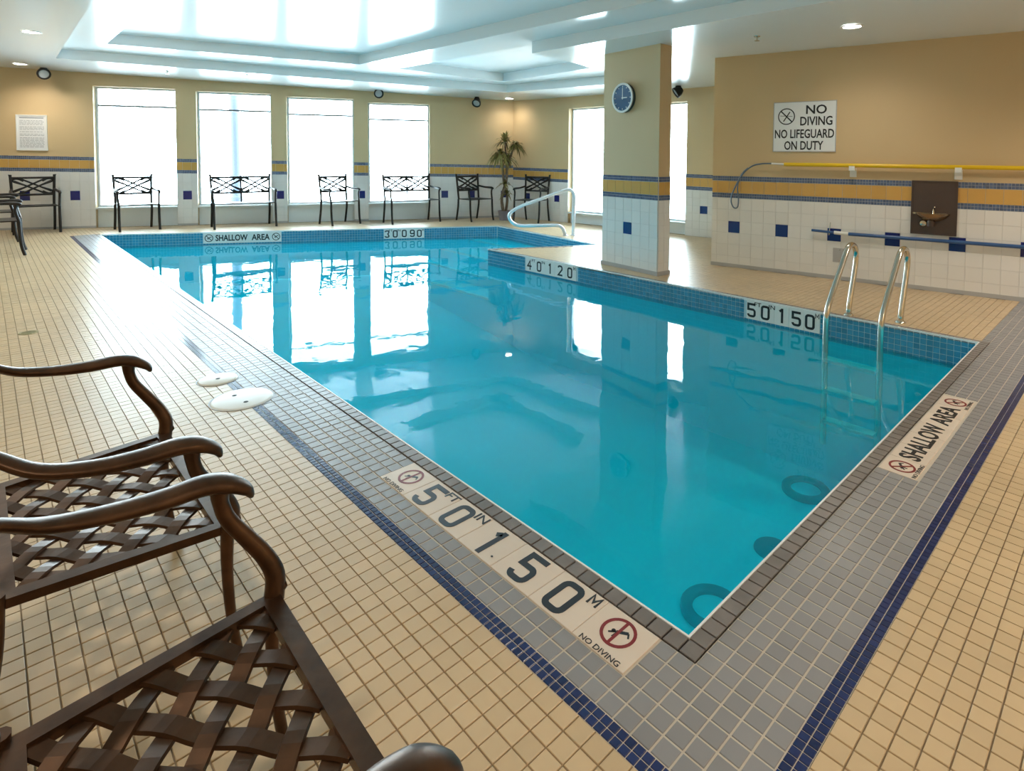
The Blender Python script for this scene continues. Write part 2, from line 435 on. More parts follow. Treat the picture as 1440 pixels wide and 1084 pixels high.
P_COPE = grow(POOL, TP)
def in_view(x, y, mg=260):
    s = shown((x, y, 0)); return s and -mg < s[0] < 1440 + mg and s[1] < 1084 + mg
def farwall_y(x): return 13.2014 - .4867 * x
deck = grid(XA - TP * 48, XA, YA, 14.2, TP, TP, lambda x, y: y < farwall_y(x) - .02 and in_view(x, y))
deck += grid(XA - TP * 48, 6.2, YA - TP * 40, YA, TP, TP, lambda x, y: in_view(x, y) and x < 5.85 - .16 * y)
deck += grid(W_ + TP, 7.7, .0, 10, TP, TP, lambda x, y: in_view(x, y) and y < farwall_y(x) - .02 and not inside(P_COPE, x, y)
             and x < 7.30 - .0652 * (y - 9.64) and (y > 3.2 or x < 5.86 - .1594 * y))
deck += grid(XA, W_ + TP, 9.4, 13.4, TP, TP, lambda x, y: (x > 0 or y > 12.02) and y < farwall_y(x) - .02 and not inside(P_COPE, x, y))
pieces(floor, 'floor_tile', FLAT, deck, 'beige', .006, -.006, jit=.0008)

# ------------------------------------------------------------------ structure: grey border, coping
mb = MB()
mb.box((XA, YA, -.0055), (-.0, 12.0, -.003)); mb.box((0, YA, -.0055), (6.1, 0, -.003))
border = tag(mb.build('pool_border', 'grout_grey'), 'grey tiled border with a double navy line along the pool edge', None, None, 'structure')
MA = (.06, 1.435); MBx = (1.43, 2.605)                        # stretches taken by the deck markers
rects = []; g2 = .006
def strip(kind):
    out = []
    n = int((11.9 - XA) / TP) + 8
    for j in range(n):                                        # along the long edge
        y0 = -TP + j * TP; y1 = y0 + TP
        for i in range(5):
            x1 = -TP * (1 + i); x0 = x1 - TP
            if i < 3 and y1 > MA[0] + .012 and y0 < MA[1] - .012: continue
            if y0 > 12.05 - .5 * 0: continue
            out.append((x0 + g2 / 2, x1 - g2 / 2, y0 + g2 / 2, y1 - g2 / 2))
    for j in range(int((6.05 + TP * 6) / TP)):                # along the short edge
        x0 = -TP * 6 + j * TP; x1 = x0 + TP
        for i in range(5):
            y1 = -TP * (1 + i); y0 = y1 - TP
            if i < 3 and x1 > MBx[0] + .012 and x0 < MBx[1] - .012: continue
            out.append((x0 + g2 / 2, x1 - g2 / 2, y0 + g2 / 2, y1 - g2 / 2))
    for j in range(int(2.0 / TP)):
        x0 = W_ + TP + j * TP; out.append((x0 + g2 / 2, x0 + TP - g2 / 2, -TP + g2 / 2, -g2 / 2))
    return out
pieces(border, 'border_tile', FLAT, strip(0), 'grey', .006, -.006, jit=.001)
bl = []; bp = .026; b0 = TP * 6
for j in range(int((12.0 + b0) / bp)):
    y0 = -b0 + j * bp
    for i in range(2): bl.append((-b0 - (i + 1) * bp + .0015, -b0 - i * bp - .0015, y0 + .0015, y0 + bp - .0015))
for j in range(int((6.1 + b0 + .052) / bp)):
    x0 = -b0 - .052 + j * bp
    for i in range(2): bl.append((x0 + .0015, x0 + bp - .0015, -b0 - (i + 1) * bp + .0015, -b0 - i * bp - .0015))
pieces(border, 'mosaic_tile', FLAT, bl, 'navy', .006, -.006)
mb = MB()
cop = grow(POOL, TP)
vv = [(p.x, p.y, -.003) for p in POOL] + [(p.x, p.y, -.003) for p in cop]; n = len(POOL)
mb.add(vv, [[i, i + n, (i + 1) % n + n, (i + 1) % n] for i in range(n)])
coping = tag(mb.build('pool_coping', 'grout_grey'), 'row of dark coping tiles with a white lip round the pool', None, None, 'structure')
mb = MB(); inn = grow(POOL, -.007)
vv = [(p.x, p.y, z) for z in (.004, -.022) for q in (POOL, inn) for p in q]
mb.add(vv, [[i, (i + 1) % n, n + (i + 1) % n, n + i] for i in range(n)] + [[n + i, n + (i + 1) % n, 3 * n + (i + 1) % n, 3 * n + i] for i in range(n)]
       + [[2 * n + i, 3 * n + i, 3 * n + (i + 1) % n, 2 * n + (i + 1) % n] for i in range(n)] + [[i, 2 * n + i, 2 * n + (i + 1) % n, (i + 1) % n] for i in range(n)])
mb.build('lip', 'lip', coping)
for i in range(n):
    a, b = POOL[i], POOL[(i + 1) % n]; L = (b - a).length; d = (b - a) / L
    fr = frame((a.x, a.y, 0), (d.x, d.y, 0), (-d.y, d.x, 0))      # v into the pool
    k = int(round(L / TP)); q = L / k
    rr = [(j * q + g2 / 2, (j + 1) * q - g2 / 2, -TP + g2 / 2, -.001) for j in range(k)]
    if i in (0, 1, 5): rr.append((-TP + g2 / 2, -g2 / 2, -TP + g2 / 2, -g2 / 2))
    pieces(coping, 'coping_tile', fr, rr, 'coping', .008, -.005, limit=150 if i in (0, 5) else 60)

# ------------------------------------------------------------------ structure: basin and water
def zb(x, y): return -1.5 + .6 * min(max((y - 4.5) / 4.5, 0), 1)
MAINP = [Vector((0, 0)), Vector((W_, 0)), Vector((W_, 4.5)), ALC2, Vector((W_, 9.583)), P_BACK0, Vector((0, 4.5))]
mb = MB()
v, f = holed([p[:] for p in MAINP], [], zb); mb.add(v, f)
vv, ff = [], []
for i in range(n):
    a, b = POOL[i], POOL[(i + 1) % n]; k = len(vv)
    vv += [(a.x, a.y, -.006), (b.x, b.y, -.006), (b.x, b.y, -1.6), (a.x, a.y, -1.6)]; ff.append([k, k + 1, k + 2, k + 3])
mb.add(vv, ff)
basin = tag(mb.build('pool_basin', 'basin'), 'turquoise plastered pool basin', None, None, 'structure')
def waterline(a, b, tag_, skip=()):
    L = (b - a).length; d = (b - a) / L; fr = frame((a.x, a.y, 0), (d.x, d.y, 0))
    mb = MB(); mb.box((0, -.25, 0), (L, -.0, .004), fr); mb.build('grout_bed', 'wl_grout', basin)
    p = .0475; rr = []
    for j in range(int(L / p)):
        for i in range(5):
            u0 = j * p; v1 = -.008 - i * p
            if any(u0 + p > s0 + .008 and u0 < s1 - .008 for s0, s1 in skip) and i < 4: continue
            rr.append((u0 + .0022, u0 + p - .0022, v1 - p + .0022, v1 - .0022))
    pieces(basin, 'waterline_tile', fr, rr, 'wl', .004, .003)
# reader's left to right = far to near on the long right side
waterline(Vector((W_, 6.2)), Vector((W_, 0)), 'right', [(6.2 - 5.33, 6.2 - 4.33), (6.2 - 1.95, 6.2 - 1.21)])
bd = (P_BACK1 - P_BACK0); bL = bd.length; bdn = bd / bL
def bu(x): return x / bdn.x
waterline(P_BACK0, P_BACK1, 'back', [(bu(1.36), bu(2.47)), (bu(4.03), bu(4.68))])
waterline(P_BACK1, ALC1, 'alcove')
# steps of the entry alcove
al_u = (P_BACK1 - ALC1)
def alc_pt(t, s): # t 0..1 from near edge to back edge, s 0..1 from right edge to the pool
    A = ALC1 + (P_BACK1 - ALC1) * t; B = ALC2 + (Vector((W_, 9.583)) - ALC2) * t
    return A + (B - A) * s
for k in range(4):
    s0, s1 = (0, .25, .5, .75)[k], (.25, .5, .75, 1.0)[k]; zt = -.255 - .17 * k
    q = [alc_pt(0, s0), alc_pt(0, s1), alc_pt(1, s1), alc_pt(1, s0)]
    mb = MB(); mb.prism([p[:] for p in q], -1.5, zt); st = mb.build('step', 'basin', basin)
    mb = MB(); e = [alc_pt(0, s1 - .03), alc_pt(0, s1 + .002), alc_pt(1, s1 + .002), alc_pt(1, s1 - .03)]
    mb.prism([p[:] for p in e], zt - .02, zt + .006); mb.build('nosing', 'lip', st)
v, f = holed([p[:] for p in grow(POOL, -.004)], [], lambda x, y: WATER)
water = tag(link('pool_water', mesh('pool_water', v, f), 'water'), 'clear turquoise water filling the pool', 'water', None, 'stuff')
for nm, lab, x, y, kind in (('drain_ring', 'round drain ring on the pool floor nearest the shallow area deck sign', 3.60, 1.15, 1),
                            ('drain_ring', 'round drain ring on the pool floor nearest the near pool corner', 1.82, 1.0, 1),
                            ('drain_cover', 'small solid dark disc on the pool floor between two rings', 2.66, 1.0, 0)):
    t = tag(empty(nm, (x, y, -1.5)), lab, 'drain', 'drains on the pool floor' if kind else None); mb = MB()
    if kind:
        mb.lathe([(.125, 0), (.20, 0), (.20, .03), (.19, .04), (.135, .04), (.125, .03), (.125, 0)], 28); mb.build('rim', 'drain', t)
        mb = MB(); mb.lathe([(0, .012), (.125, .012), (.125, 0)], 28); g = mb.build('grate', 'basin', t)
    else:
        mb.lathe([(0, .03), (.11, .028), (.13, .015), (.135, 0)], 24); mb.build('lid', 'drain', t)
        mb = MB(); mb.lathe([(0, .036), (.012, .036), (.014, .029)], 8); mb.build('screw', 'drain', t)

# ------------------------------------------------------------------ structure: walls
WT = .24; TOP = 3.35
WINF = [(.085, 1.275, 2.655), (1.585, 2.775, 2.632), (3.03, 4.19, 2.59), (4.45, 5.605, 2.532)]   # x0, x1, top
SILL = .38
mb = MB(); us = [XL * FL] + [q * FL for w0 in WINF for q in w0[:2]] + [7.5 * FL]
for i in range(0, len(us), 2): mb.box((us[i], 0, -WT), (us[i + 1], TOP, 0), FFr)
for x0, x1, top in WINF:
    mb.box((x0 * FL, top, -WT), (x1 * FL, TOP, 0), FFr); mb.box((x0 * FL, 0, -WT), (x1 * FL, SILL - .03, -.1), FFr)
wall_far = tag(mb.build('wall_far', 'tan'), kind='structure')
WINS = [(1.70, 2.92, 2.43), (3.30, 4.54, 2.425)]                                                      # u0, u1, top on the right far wall
mb = MB(); us = [-.1, 1.70, 2.92, 3.30, 4.54, 6.6]
for i in range(0, 6, 2): mb.box((us[i], 0, -WT), (us[i + 1], TOP, 0), SFr)
for u0, u1, top in WINS: mb.box((u0, top, -WT), (u1, TOP, 0), SFr); mb.box((u0, 0, -WT), (u1, .2, -.1), SFr)
wall_s = tag(mb.build('wall_far_right', 'tan'), kind='structure')
mb = MB(); mb.box((0, 0, -2.6), (7.0, TOP, 0), RFr); wall_r = tag(mb.build('wall_right', 'tan'), kind='structure')
mb = MB(); mb.box((XL - .2, YB, 0), (XL, 15.0, TOP)); tag(mb.build('wall_left', 'tan'), kind='structure')
mb = MB(); mb.box((XL - .2, YB - .2, 0), (9, YB, TOP)); tag(mb.build('wall_near', 'tan'), kind='structure')
# pillar
PFr = frame((4.337, 4.21, 0), (-.118, -.978, 0)); PW, PD = .985, .2
mb = MB(); mb.box((0, 0, -PD), (PW, 2.76, 0), PFr); pillar = tag(mb.build('pillar', 'tan'), 'square pillar with a clock at the pool edge', None, None, 'structure')
PFr2 = PFr @ Matrix.Translation((PW, 0, 0)) @ Matrix.Rotation(math.pi / 2, 4, 'Y')     # its narrow near face
PFr0 = PFr @ Matrix.Translation((0, 0, -PD)) @ Matrix.Rotation(-math.pi / 2, 4, 'Y')

def tiled(parent, fr, u0, u1, off, accents, pitch=.15, phase=0.0, zlow=0.0, limit=300):
    """white tiles with cobalt accents, then slate mosaic / ochre / slate mosaic; off(u) shifts the upper courses"""
    g = .003; rows = [zlow, .145, .295, .445, .595, .745, .893]; rr = []; oc = []; mo = []
    j0 = math.floor((u0 - phase) / pitch); j1 = math.ceil((u1 - phase) / pitch)
    for j in range(j0, j1):
        a, b = max(u0, phase + j * pitch), min(u1, phase + (j + 1) * pitch)
        if b - a < .02: continue
        o = off((a + b) / 2); k = (.893 + o) / .893
        for i in range(6):
            acc = i == 3 and any(a < t < b for t in accents)
            rr.append((a + g / 2, b - g / 2, rows[i] * k + g / 2, rows[i + 1] * k - g / 2, 'blue' if acc else 'white_tile'))
        oc.append((a + g / 2, b - g / 2, .956 + o + g / 2, 1.112 + o - g / 2))
        for q in range(5):
            c0 = a + (b - a) * q / 5; c1 = a + (b - a) * (q + 1) / 5
            for zz in (.894, .925, 1.113, 1.144): mo.append((c0 + .0012, c1 - .0012, zz + o + .0012, zz + .031 + o - .0012))
    pieces(parent, 'wall_tile', fr, rr, 'white_tile', .009, 0, limit)
    pieces(parent, 'ochre_tile', fr, oc, 'orange', .009, 0, limit)
    return mo
def beds(parent, fr, spans, off):
    mb = MB()
    for u0, u1 in spans:
        o0, o1 = off(u0), off(u1)
        v = [(u0, 0, .0), (u1, 0, .0), (u1, 1.174 + o1, .0), (u0, 1.174 + o0, .0), (u0, 0, .006), (u1, 0, .006), (u1, 1.174 + o1, .006), (u0, 1.174 + o0, .006)]
        mb.add([fr @ Vector(p) for p in v], [[4, 5, 6, 7], [3, 2, 6, 7][::-1], [0, 4, 7, 3], [1, 2, 6, 5]])
    mb.build('tile_bed', 'wall_grout', parent)
offR = lambda u: .0
beds(wall_r, RFr, [(0, 6.3)], offR)
mo = tiled(wall_r, RFr, 0, 6.3, offR, [.30 + .6 * k for k in range(11)], phase=.075)
pieces(wall_r, 'stripe_mosaic', RFr, mo, 'stripe', .0085, 0, limit=300)
offF = lambda u: .155 - .018 * u / FL
spF = [(XL * FL, WINF[0][0] * FL)] + [(WINF[i][1] * FL, WINF[i + 1][0] * FL) for i in range(3)] + [(WINF[3][1] * FL, 7.31 * FL)]
beds(wall_far, FFr, spF, offF)
accF = [[(-.193 - .68 * k) * FL for k in range(5)], [1.43 * FL], [2.905 * FL], [4.32 * FL], [x * FL for x in (5.9, 6.5, 7.06)]]
mo = []
for (a, b), ac in zip(spF, accF):
    ph = ac[0] - .075
    mo += tiled(wall_far, FFr, a + .002, b - .002, offF, ac, phase=ph, limit=120)
pieces(wall_far, 'stripe_mosaic', FFr, mo, 'stripe', .0085, 0, limit=0)
offS = lambda u: -.02 - .009 * u
spS = [(0, 1.70), (2.92, 3.30), (4.54, 6.4)]
beds(wall_s, SFr, spS, offS); mo = []
for (a, b), ac in zip(spS, [[.48, 1.31], [3.11], [4.91, 5.5]]): mo += tiled(wall_s, SFr, a + .002, b - .002, offS, ac, phase=ac[0] - .075, limit=120)
pieces(wall_s, 'stripe_mosaic', SFr, mo, 'stripe', .0085, 0, limit=0)
offP = lambda u: .002
beds(pillar, PFr, [(0, PW)], offP); beds(pillar, PFr2, [(0, PD)], offP)
mo = tiled(pillar, PFr, 0, PW, offP, [.475], phase=.40)
pieces(pillar, 'stripe_mosaic', PFr, mo, 'stripe', .0085, 0, limit=150)
mo = tiled(pillar, PFr2, 0, PD, offP, [], pitch=.1)
pieces(pillar, 'stripe_mosaic', PFr2, mo, 'stripe', .0085, 0, limit=0)
# base courses
mb = MB(); mb.box((0, 0, 0), (6.3, .045, .016), RFr); tag(mb.build('baseboard_right', 'base'), kind='structure')
mb = MB(); mb.box((-.012, 0, -PD - .01), (PW + .016, .05, .016), PFr); tag(mb.build('baseboard_pillar', 'base'), kind='structure')
mb = MB()
for a, b in spF: mb.box((a, 0, 0), (b, .04, .014), FFr)
tag(mb.build('baseboard_far', 'base'), kind='structure')

# ------------------------------------------------------------------ structure: ceiling with stepped trays
R0 = [(-.54, 11.5), (6.2, 8.52), (6.42, 6.1), (6.5, 5.1), (3.72, 4.93), (3.69, -2.4), (-.75, -2.4)]
TA = [(-.056, 10.25), (3.16, 8.72), (3.20, 4.46), (3.18, -1.9), (-.1, -1.9)]
TB = [(3.78, 8.58), (5.85, 8.19), (5.68, 5.7), (3.86, 5.15)]
S1, S2 = .15, .16
mb = MB()
outer = [(XL - .1, YB - .1), (8.4, YB - .1), (8.4, 9.0), (7.6, 9.8), (XL - .1, 15.1)]
v, f = holed(outer, [R0], zc, True); mb.add(v, f)
v, f = holed(R0, [TA, TB], lambda x, y: zc(x, y) + S1, True); mb.add(v, f)
for T in (TA, TB): v, f = holed(T, [], lambda x, y: zc(x, y) + S1 + S2, True); mb.add(v, f)
def riser(poly, o0, o1):
    k = len(poly); v = [(x, y, zc(x, y) + o0) for x, y in poly] + [(x, y, zc(x, y) + o1) for x, y in poly]
    mb.add(v, [[i, (i + 1) % k, (i + 1) % k + k, i + k] for i in range(k)])
riser(R0, 0, S1); riser(TA, S1, S1 + S2); riser(TB, S1, S1 + S2)
ceiling = tag(mb.build('ceiling', 'ceil'), 'glossy white ceiling with stepped trays', None, None, 'structure')
mb = MB(); mb.box((XL - .3, YB - .3, 3.4), (8.6, 15.2, 3.5)); tag(mb.build('roof_slab', 'base'), kind='structure')

# ------------------------------------------------------------------ windows, with light portals in the openings
def window(idx, fr, u0, u1, sill, top, label, transom=None, mull=()):
    t = tag(empty('window_%d' % idx), label, None, None, 'structure')
    n0, n1 = -.17, -.12; fw = .035
    mb = MB()
    mb.box((u0, sill, n0), (u0 + fw, top, n1), fr); mb.box((u1 - fw, sill, n0), (u1, top, n1), fr)
    mb.box((u0 + fw, top - fw, n0), (u1 - fw, top, n1), fr); mb.box((u0 + fw, sill, n0), (u1 - fw, sill + fw, n1), fr)
    mb.build('window_frame', 'frame', t)
    if transom:
        mb = MB(); mb.box((u0 + fw, transom - .018, n0), (u1 - fw, transom + .018, n1), fr); mb.build('transom_bar', 'transom', t)
    zs = [sill + fw] + ([transom - .018, transom + .018] if transom else []) + [top - fw]
    for i in range(0, len(zs), 2):
        mb = MB(); mb.box((u0 + fw, zs[i], -.149), (u1 - fw, zs[i + 1], -.143), fr); mb.build('pane', 'glass', t)
    mb = MB(); mb.box((u0 - .0, sill - .03, -.14), (u1, sill, .012), fr); mb.build('window_sill', 'frame', t)
    mb = MB(); mb.box((u0, .0, -.1), (u1, sill - .03, -.085), fr); mb.build('spandrel_panel', 'panel', t)
    ld = bpy.data.lights.new('portal', 'AREA'); ld.shape = 'RECTANGLE'; ld.size = u1 - u0; ld.size_y = top - sill; ld.cycles.is_portal = True
    lo = bpy.data.objects.new('portal', ld); COL.objects.link(lo); lo.parent = t
    lo.matrix_local = fr @ Matrix.Translation(((u0 + u1) / 2, (sill + top) / 2, -.22)) @ Matrix.Rotation(math.pi, 4, 'X') @ Matrix.Rotation(math.pi, 4, 'X')
    lo.matrix_local = fr @ Matrix.Translation(((u0 + u1) / 2, (sill + top) / 2, -.22)) @ Matrix.Rotation(math.pi, 4, 'Y')
LBW = ['leftmost tall bright window behind the single iron chair', 'tall bright window with a lamp post outside',
       'tall bright window third from the left', 'tall bright window nearest the corner plant']
for i, (x0, x1, top) in enumerate(WINF): window(i + 1, FFr, x0 * FL, x1 * FL, SILL, top, LBW[i], top - .35)
window(5, SFr, *WINS[0][:2], .23, WINS[0][2], 'bright window seen left of the pillar')
window(6, SFr, *WINS[1][:2], .23, WINS[1][2], 'bright window seen right of the pillar')
# ------------------------------------------------------------------ deck and waterline markers
def digits(parent, fr, tiles, v0, v1, m, inkm, size, dn, base):
    """tiles: list of (u0,u1,char,suffix); each tile a part, its lettering a sub-part"""
    for u0, u1, ch, suf in tiles:
        me = tile_mesh('marker_tile', u1 - u0 - .002, v1 - v0, dn, m)
        cu, cv = (u0 + u1) / 2, (v0 + v1) / 2
        mw = fr @ Matrix.Translation((cu, cv, base)); o = link('marker_tile', me, None, parent, mw)
        I = Matrix.Identity(4); n = dn + .0007
        if ch == '@': no_dive(o, I, 0, .012, (v1 - v0) * .33, dn + .0002, 'red', True)
        elif ch == '%': no_dive(o, I, 0, .0, (v1 - v0) * .36, dn + .0002, 'red')
        elif ch == '#': no_dive(o, I, 0, .0, (v1 - v0) * .36, dn + .0002, 'ink')
        elif ch: link('numeral', numeral(ch, size), inkm, o, Matrix.Translation((-.018 if suf and suf != '.' else 0, -.004 if suf else 0, n)))
        if suf == 'M': link('unit', numeral('M', size * .36), inkm, o, Matrix.Translation(((u1 - u0) * .33, (v1 - v0) * .32, n)))
        elif suf and ch not in '@%#': text('unit', suf, size * .34, inkm, o, I, (u1 - u0) * .33, (v1 - v0) * .32 if suf != '.' else -(v1 - v0) * .30, n, .0005, sx=1.25)
        if ch in '@%' and suf: text('caption', suf, .026, inkm, o, I, 0, -(v1 - v0) * .43, n, 0, sx=1.1)
# long-edge marker, read from the deck looking at the pool: right = -y, up = +x
fr = frame((-TP * 4 + .001, MA[1], 0), (0, -1, 0), (1, 0, 0)); tw = (MA[1] - MA[0]) / 7
t = tag(empty('depth_marker'), 'deck tile strip reading 5 FT 0 IN 1.50 M along the near pool edge', 'depth marker')
digits(t, fr, [(i * tw, (i + 1) * tw, c, s) for i, (c, s) in enumerate([('@', 'NO DIVING'), ('5', 'FT'), ('0', 'IN'), ('1', '.'), ('5', None), ('0', 'M'), ('@', 'NO DIVING')])],
       .0, TP * 3 - .004, 'marker', 'ink', .165, .007, -.005)
# short-edge marker, read from the near deck: right = +x, up = +y
fr = frame((MBx[0], -TP * 4 + .012, 0), (1, 0, 0), (0, 1, 0)); L = MBx[1] - MBx[0]; tw = L / 7; hh = TP * 3 - .02
t = tag(empty('depth_marker'), 'deck tile strip reading SHALLOW AREA on the grey border', 'depth marker')
digits(t, fr, [(i * tw, (i + 1) * tw, '%' if i in (0, 6) else '', 'NO DIVING' if i in (0, 6) else None) for i in range(7)], 0, hh, 'marker', 'ink', .1, .007, -.005)
text('lettering', 'SHALLOW', .125, 'ink', t, fr, tw * 1.0 + tw * 1.55, hh / 2, .0027, .003, width=tw * 2.95)
text('lettering', 'AREA', .125, 'ink', t, fr, tw * 4.15 + tw * .92, hh / 2, .0027, .003, width=tw * 1.72)
# waterline markers
fr = frame((W_, 6.2, 0), (0, -1, 0))
def wl_marker(label, fr, u0, u1, chars, emb=None):
    t = tag(empty('depth_marker'), label, 'depth marker'); k = len(chars); tw = (u1 - u0) / k
    digits(t, fr, [(u0 + i * tw, u0 + (i + 1) * tw, c, s) for i, (c, s) in enumerate(chars)], -.2, -.008, 'marker_white', 'ink', .165, .006, .003)
    return t
wl_marker('waterline tiles reading 5 0 1 50 beside the pool ladder', fr, 6.2 - 1.945, 6.2 - 1.215, [('5', 'FT'), ('0', 'IN'), ('1', None), ('5', None), ('0', 'M')])
wl_marker('waterline tiles reading 4 0 1 20 left of the pillar', fr, 6.2 - 5.325, 6.2 - 4.33, [('4', 'FT'), ('0', 'IN'), ('1', None), ('2', None), ('0', 'M')])
frb = frame((P_BACK0.x, P_BACK0.y, 0), (bdn.x, bdn.y, 0))
wl_marker('waterline tiles reading 3 0 0 90 under the far windows', frb, bu(4.03), bu(4.68), [('3', 'FT'), ('0', 'IN'), ('0', None), ('9', None), ('0', 'M')])
t = wl_marker('waterline tiles reading SHALLOW AREA below the left bench', frb, bu(1.36), bu(2.47), [('#', None), ('', None), ('', None), ('', None), ('', None), ('', None), ('#', None)])
tw = (bu(2.47) - bu(1.36)) / 7
text('lettering', 'SHALLOW', .15, 'ink', t, frb, bu(1.36) + tw * 2.5, -.104, .0102, .004, width=tw * 2.85)
text('lettering', 'AREA', .15, 'ink', t, frb, bu(1.36) + tw * 5.1, -.104, .0102, .004, width=tw * 1.65)

# ------------------------------------------------------------------ near bronze armchairs
def clip_line(poly, p, d):
    lo, hi = -9, 9; k = len(poly)
    for i in range(k):
        a, b = Vector(poly[i]), Vector(poly[(i + 1) % k]); e = b - a; nrm = Vector((-e.y, e.x))   # inside = left of the edge
        den = nrm.dot(d); num = nrm.dot(a - p)
        if abs(den) < 1e-9:
            if num > 0: return None
        elif den > 0: lo = max(lo, num / den)
        else: hi = min(hi, num / den)
    return (lo, hi) if hi - lo > .012 else None
def slats(parent, poly, pitch, wd, th, fr3, dish, name='slat', m='bronze'):
    """two woven families of flat straps clipped to a quad; fr3 maps (x, y, z) into the chair"""
    for fam, ang in enumerate((math.radians(38), math.radians(-38))):
        d = Vector((math.sin(ang), math.cos(ang))); s = Vector((d.y, -d.x))
        for k in range(-14, 15):
            p = s * (k * pitch); c = clip_line(poly, p, d)
            if not c: continue
            P = []; nn = max(4, int((c[1] - c[0]) / .022))
            for j in range(nn + 1):
                q = p + d * (c[0] + (c[1] - c[0]) * j / nn)
                other = Vector((math.sin(-ang), math.cos(-ang))); so = Vector((other.y, -other.x))
                ph = q.dot(so) / pitch
                z = (1 if fam == 0 else -1) * (1 if k % 2 == 0 else -1) * math.cos(math.pi * ph) * .0042 + dish(q.x, q.y)
                P.append((q, z))
            v = []; f = []
            for q, z in P:
                for e, zz in ((-1, -1), (1, -1), (1, 1), (-1, 1)):
                    pt = q + s * (e * wd / 2 * (1 if zz < 0 else .86)); v.append(fr3 @ Vector((pt.x, pt.y, z + zz * th / 2)))
            for j in range(nn):
                for i in range(4): f.append([j * 4 + i, j * 4 + (i + 1) % 4, (j + 1) * 4 + (i + 1) % 4, (j + 1) * 4 + i])
            f += [[3, 2, 1, 0], [nn * 4 + i for i in range(4)]]
            link(name, mesh(name, v, f), m, parent)
def bronze_chair():
    t = empty('patio_armchair'); hw, bw, dep, zs = .37, .315, .45, .42
    # seat: frame rails of flat bar, woven straps as sub-parts
    mb = MB(); q = [(0, -hw), (0, hw), (-dep, bw), (-dep, -bw)]
    inn = [(-.036, -hw + .033), (-.036, hw - .033), (-dep + .034, bw - .032), (-dep + .034, -bw + .032)]
    v = []
    for z in (zs + .006, zs - .016):
        v += [(x, y, z) for x, y in q] + [(x, y, z) for x, y in inn]
    f = []
    for i in range(4):
        j = (i + 1) % 4
        f += [[i, j, 4 + j, 4 + i][::-1], [8 + i, 8 + j, 12 + j, 12 + i], [i, 8 + i, 8 + j, j][::-1], [4 + i, 4 + j, 12 + j, 12 + i][::-1]]
    mb.add(v, f); seat = mb.build('seat', 'bronze', t)
    mb = MB(); mb.tube([(-.004, -hw, zs - .012), (-.004, hw, zs - .012)], .011, 8); mb.build('front_edge', 'bronze', seat)
    poly = [(-.026, -hw + .023), (-.026, hw - .023), (-dep + .026, bw - .023), (-dep + .026, -bw + .023)]
    slats(seat, poly, .074, .038, .006, Matrix.Translation((0, 0, zs - .004)), lambda x, y: -.016 * math.sin(math.pi * min(max(-x / dep, 0), 1)) * (1 - (y / hw) ** 2))
    for s in (-1, 1):
        y0 = s * (hw - .008)
        # S-shaped arm post
        mb = MB(); mb.tube([(-.01, y0, zs - .01), (-.004, y0 + s * .008, zs + .04), (-.02, y0 + s * .02, zs + .085), (-.052, y0 + s * .033, zs + .135), (-.085, y0 + s * .044, zs + .185), (-.098, y0 + s * .05, zs + .225), (-.10, y0 + s * .05, zs + .26)],
                           [.019, .018, .0165, .0155, .0145, .014, .018], 10, 5, (1.0, 1.15)); ps = mb.build('arm_post', 'bronze', t)
        mb = MB(); mb.tube([(.008, y0 + s * .004, zs + .012), (.018, y0 + s * .004, zs + .014)], [.014, .008], 8); mb.build('rosette', 'bronze', ps)
        # broad arm rest, dipping in the middle, drooping scroll at the front
        mb = MB(); ya = y0 + s * .05
        mb.tube([(-.52, ya - s * .08, .81), (-.45, ya - s * .04, .77), (-.38, ya - s * .01, .725), (-.29, ya + s * .002, .702), (-.20, ya + s * .004, .694), (-.13, ya + s * .004, .695), (-.085, ya + s * .002, .684), (-.05, ya, .66), (-.038, ya, .638)],
                [.015, .018, .022, .025, .028, .030, .030, .022, .009], 14, 5, (1.12, .62), (0, 0, 1)); mb.build('armrest', 'bronze', t)
        # front leg
        mb = MB(); mb.tube([(-.012, y0, zs - .01), (-.014, y0, .30), (-.006, y0, .17), (.008, y0, .07), (.016, y0, .025)], [.017, .014, .0125, .0125, .013], 10, 4); lg = mb.build('leg', 'bronze', t)
        mb = MB(); mb.lathe([(.0, 0), (.015, .002), (.021, .014), (.017, .028), (0, .034)], 12, Matrix.Translation((.02, y0, 0))); mb.build('foot', 'bronze', lg)
        # rear leg and back post
        yb = s * bw
        mb = MB(); mb.tube([(-dep, yb, zs + .02), (-dep - .005, yb, .30), (-dep - .03, yb, .15), (-dep - .075, yb, .02)], [.018, .015, .013, .013], 10, 4); lg = mb.build('leg', 'bronze', t)
        mb = MB(); mb.lathe([(.0, 0), (.015, .002), (.021, .014), (.017, .028), (0, .034)], 12, Matrix.Translation((-dep - .078, yb, 0))); mb.build('foot', 'bronze', lg)
    # back: posts, arched top rail, woven straps
    def bx(z): return -dep - .01 - .26 * (z - zs)
    mb = MB()
    for s in (-1, 1):
        mb.tube([(bx(z), s * (bw - .004 + .02 * (z - zs)), z) for z in (zs, .55, .70, .85, .93)], [.02, .018, .017, .016, .015], 10, 3)
    mb.tube([(bx(.93 + .06 * (1 - (y / .3) ** 2)), y, .93 + .06 * (1 - (y / .3) ** 2)) for y in (-.295, -.2, -.1, 0, .1, .2, .295)], .015, 10, 3)
    mb.tube([(bx(.5), -bw, .5), (bx(.5), bw, .5)], .012, 8)
    back = mb.build('backrest', 'bronze', t)
    fr3 = Matrix.Identity(4); a = Vector((0, 1, 0)); b = Vector((-.26, 0, 1)).normalized(); c = b.cross(a) * -1
    o = Vector((bx(.71), 0, .71))
    for i in range(3): fr3[i][0], fr3[i][1], fr3[i][2], fr3[i][3] = b[i], a[i], c[i], o[i]
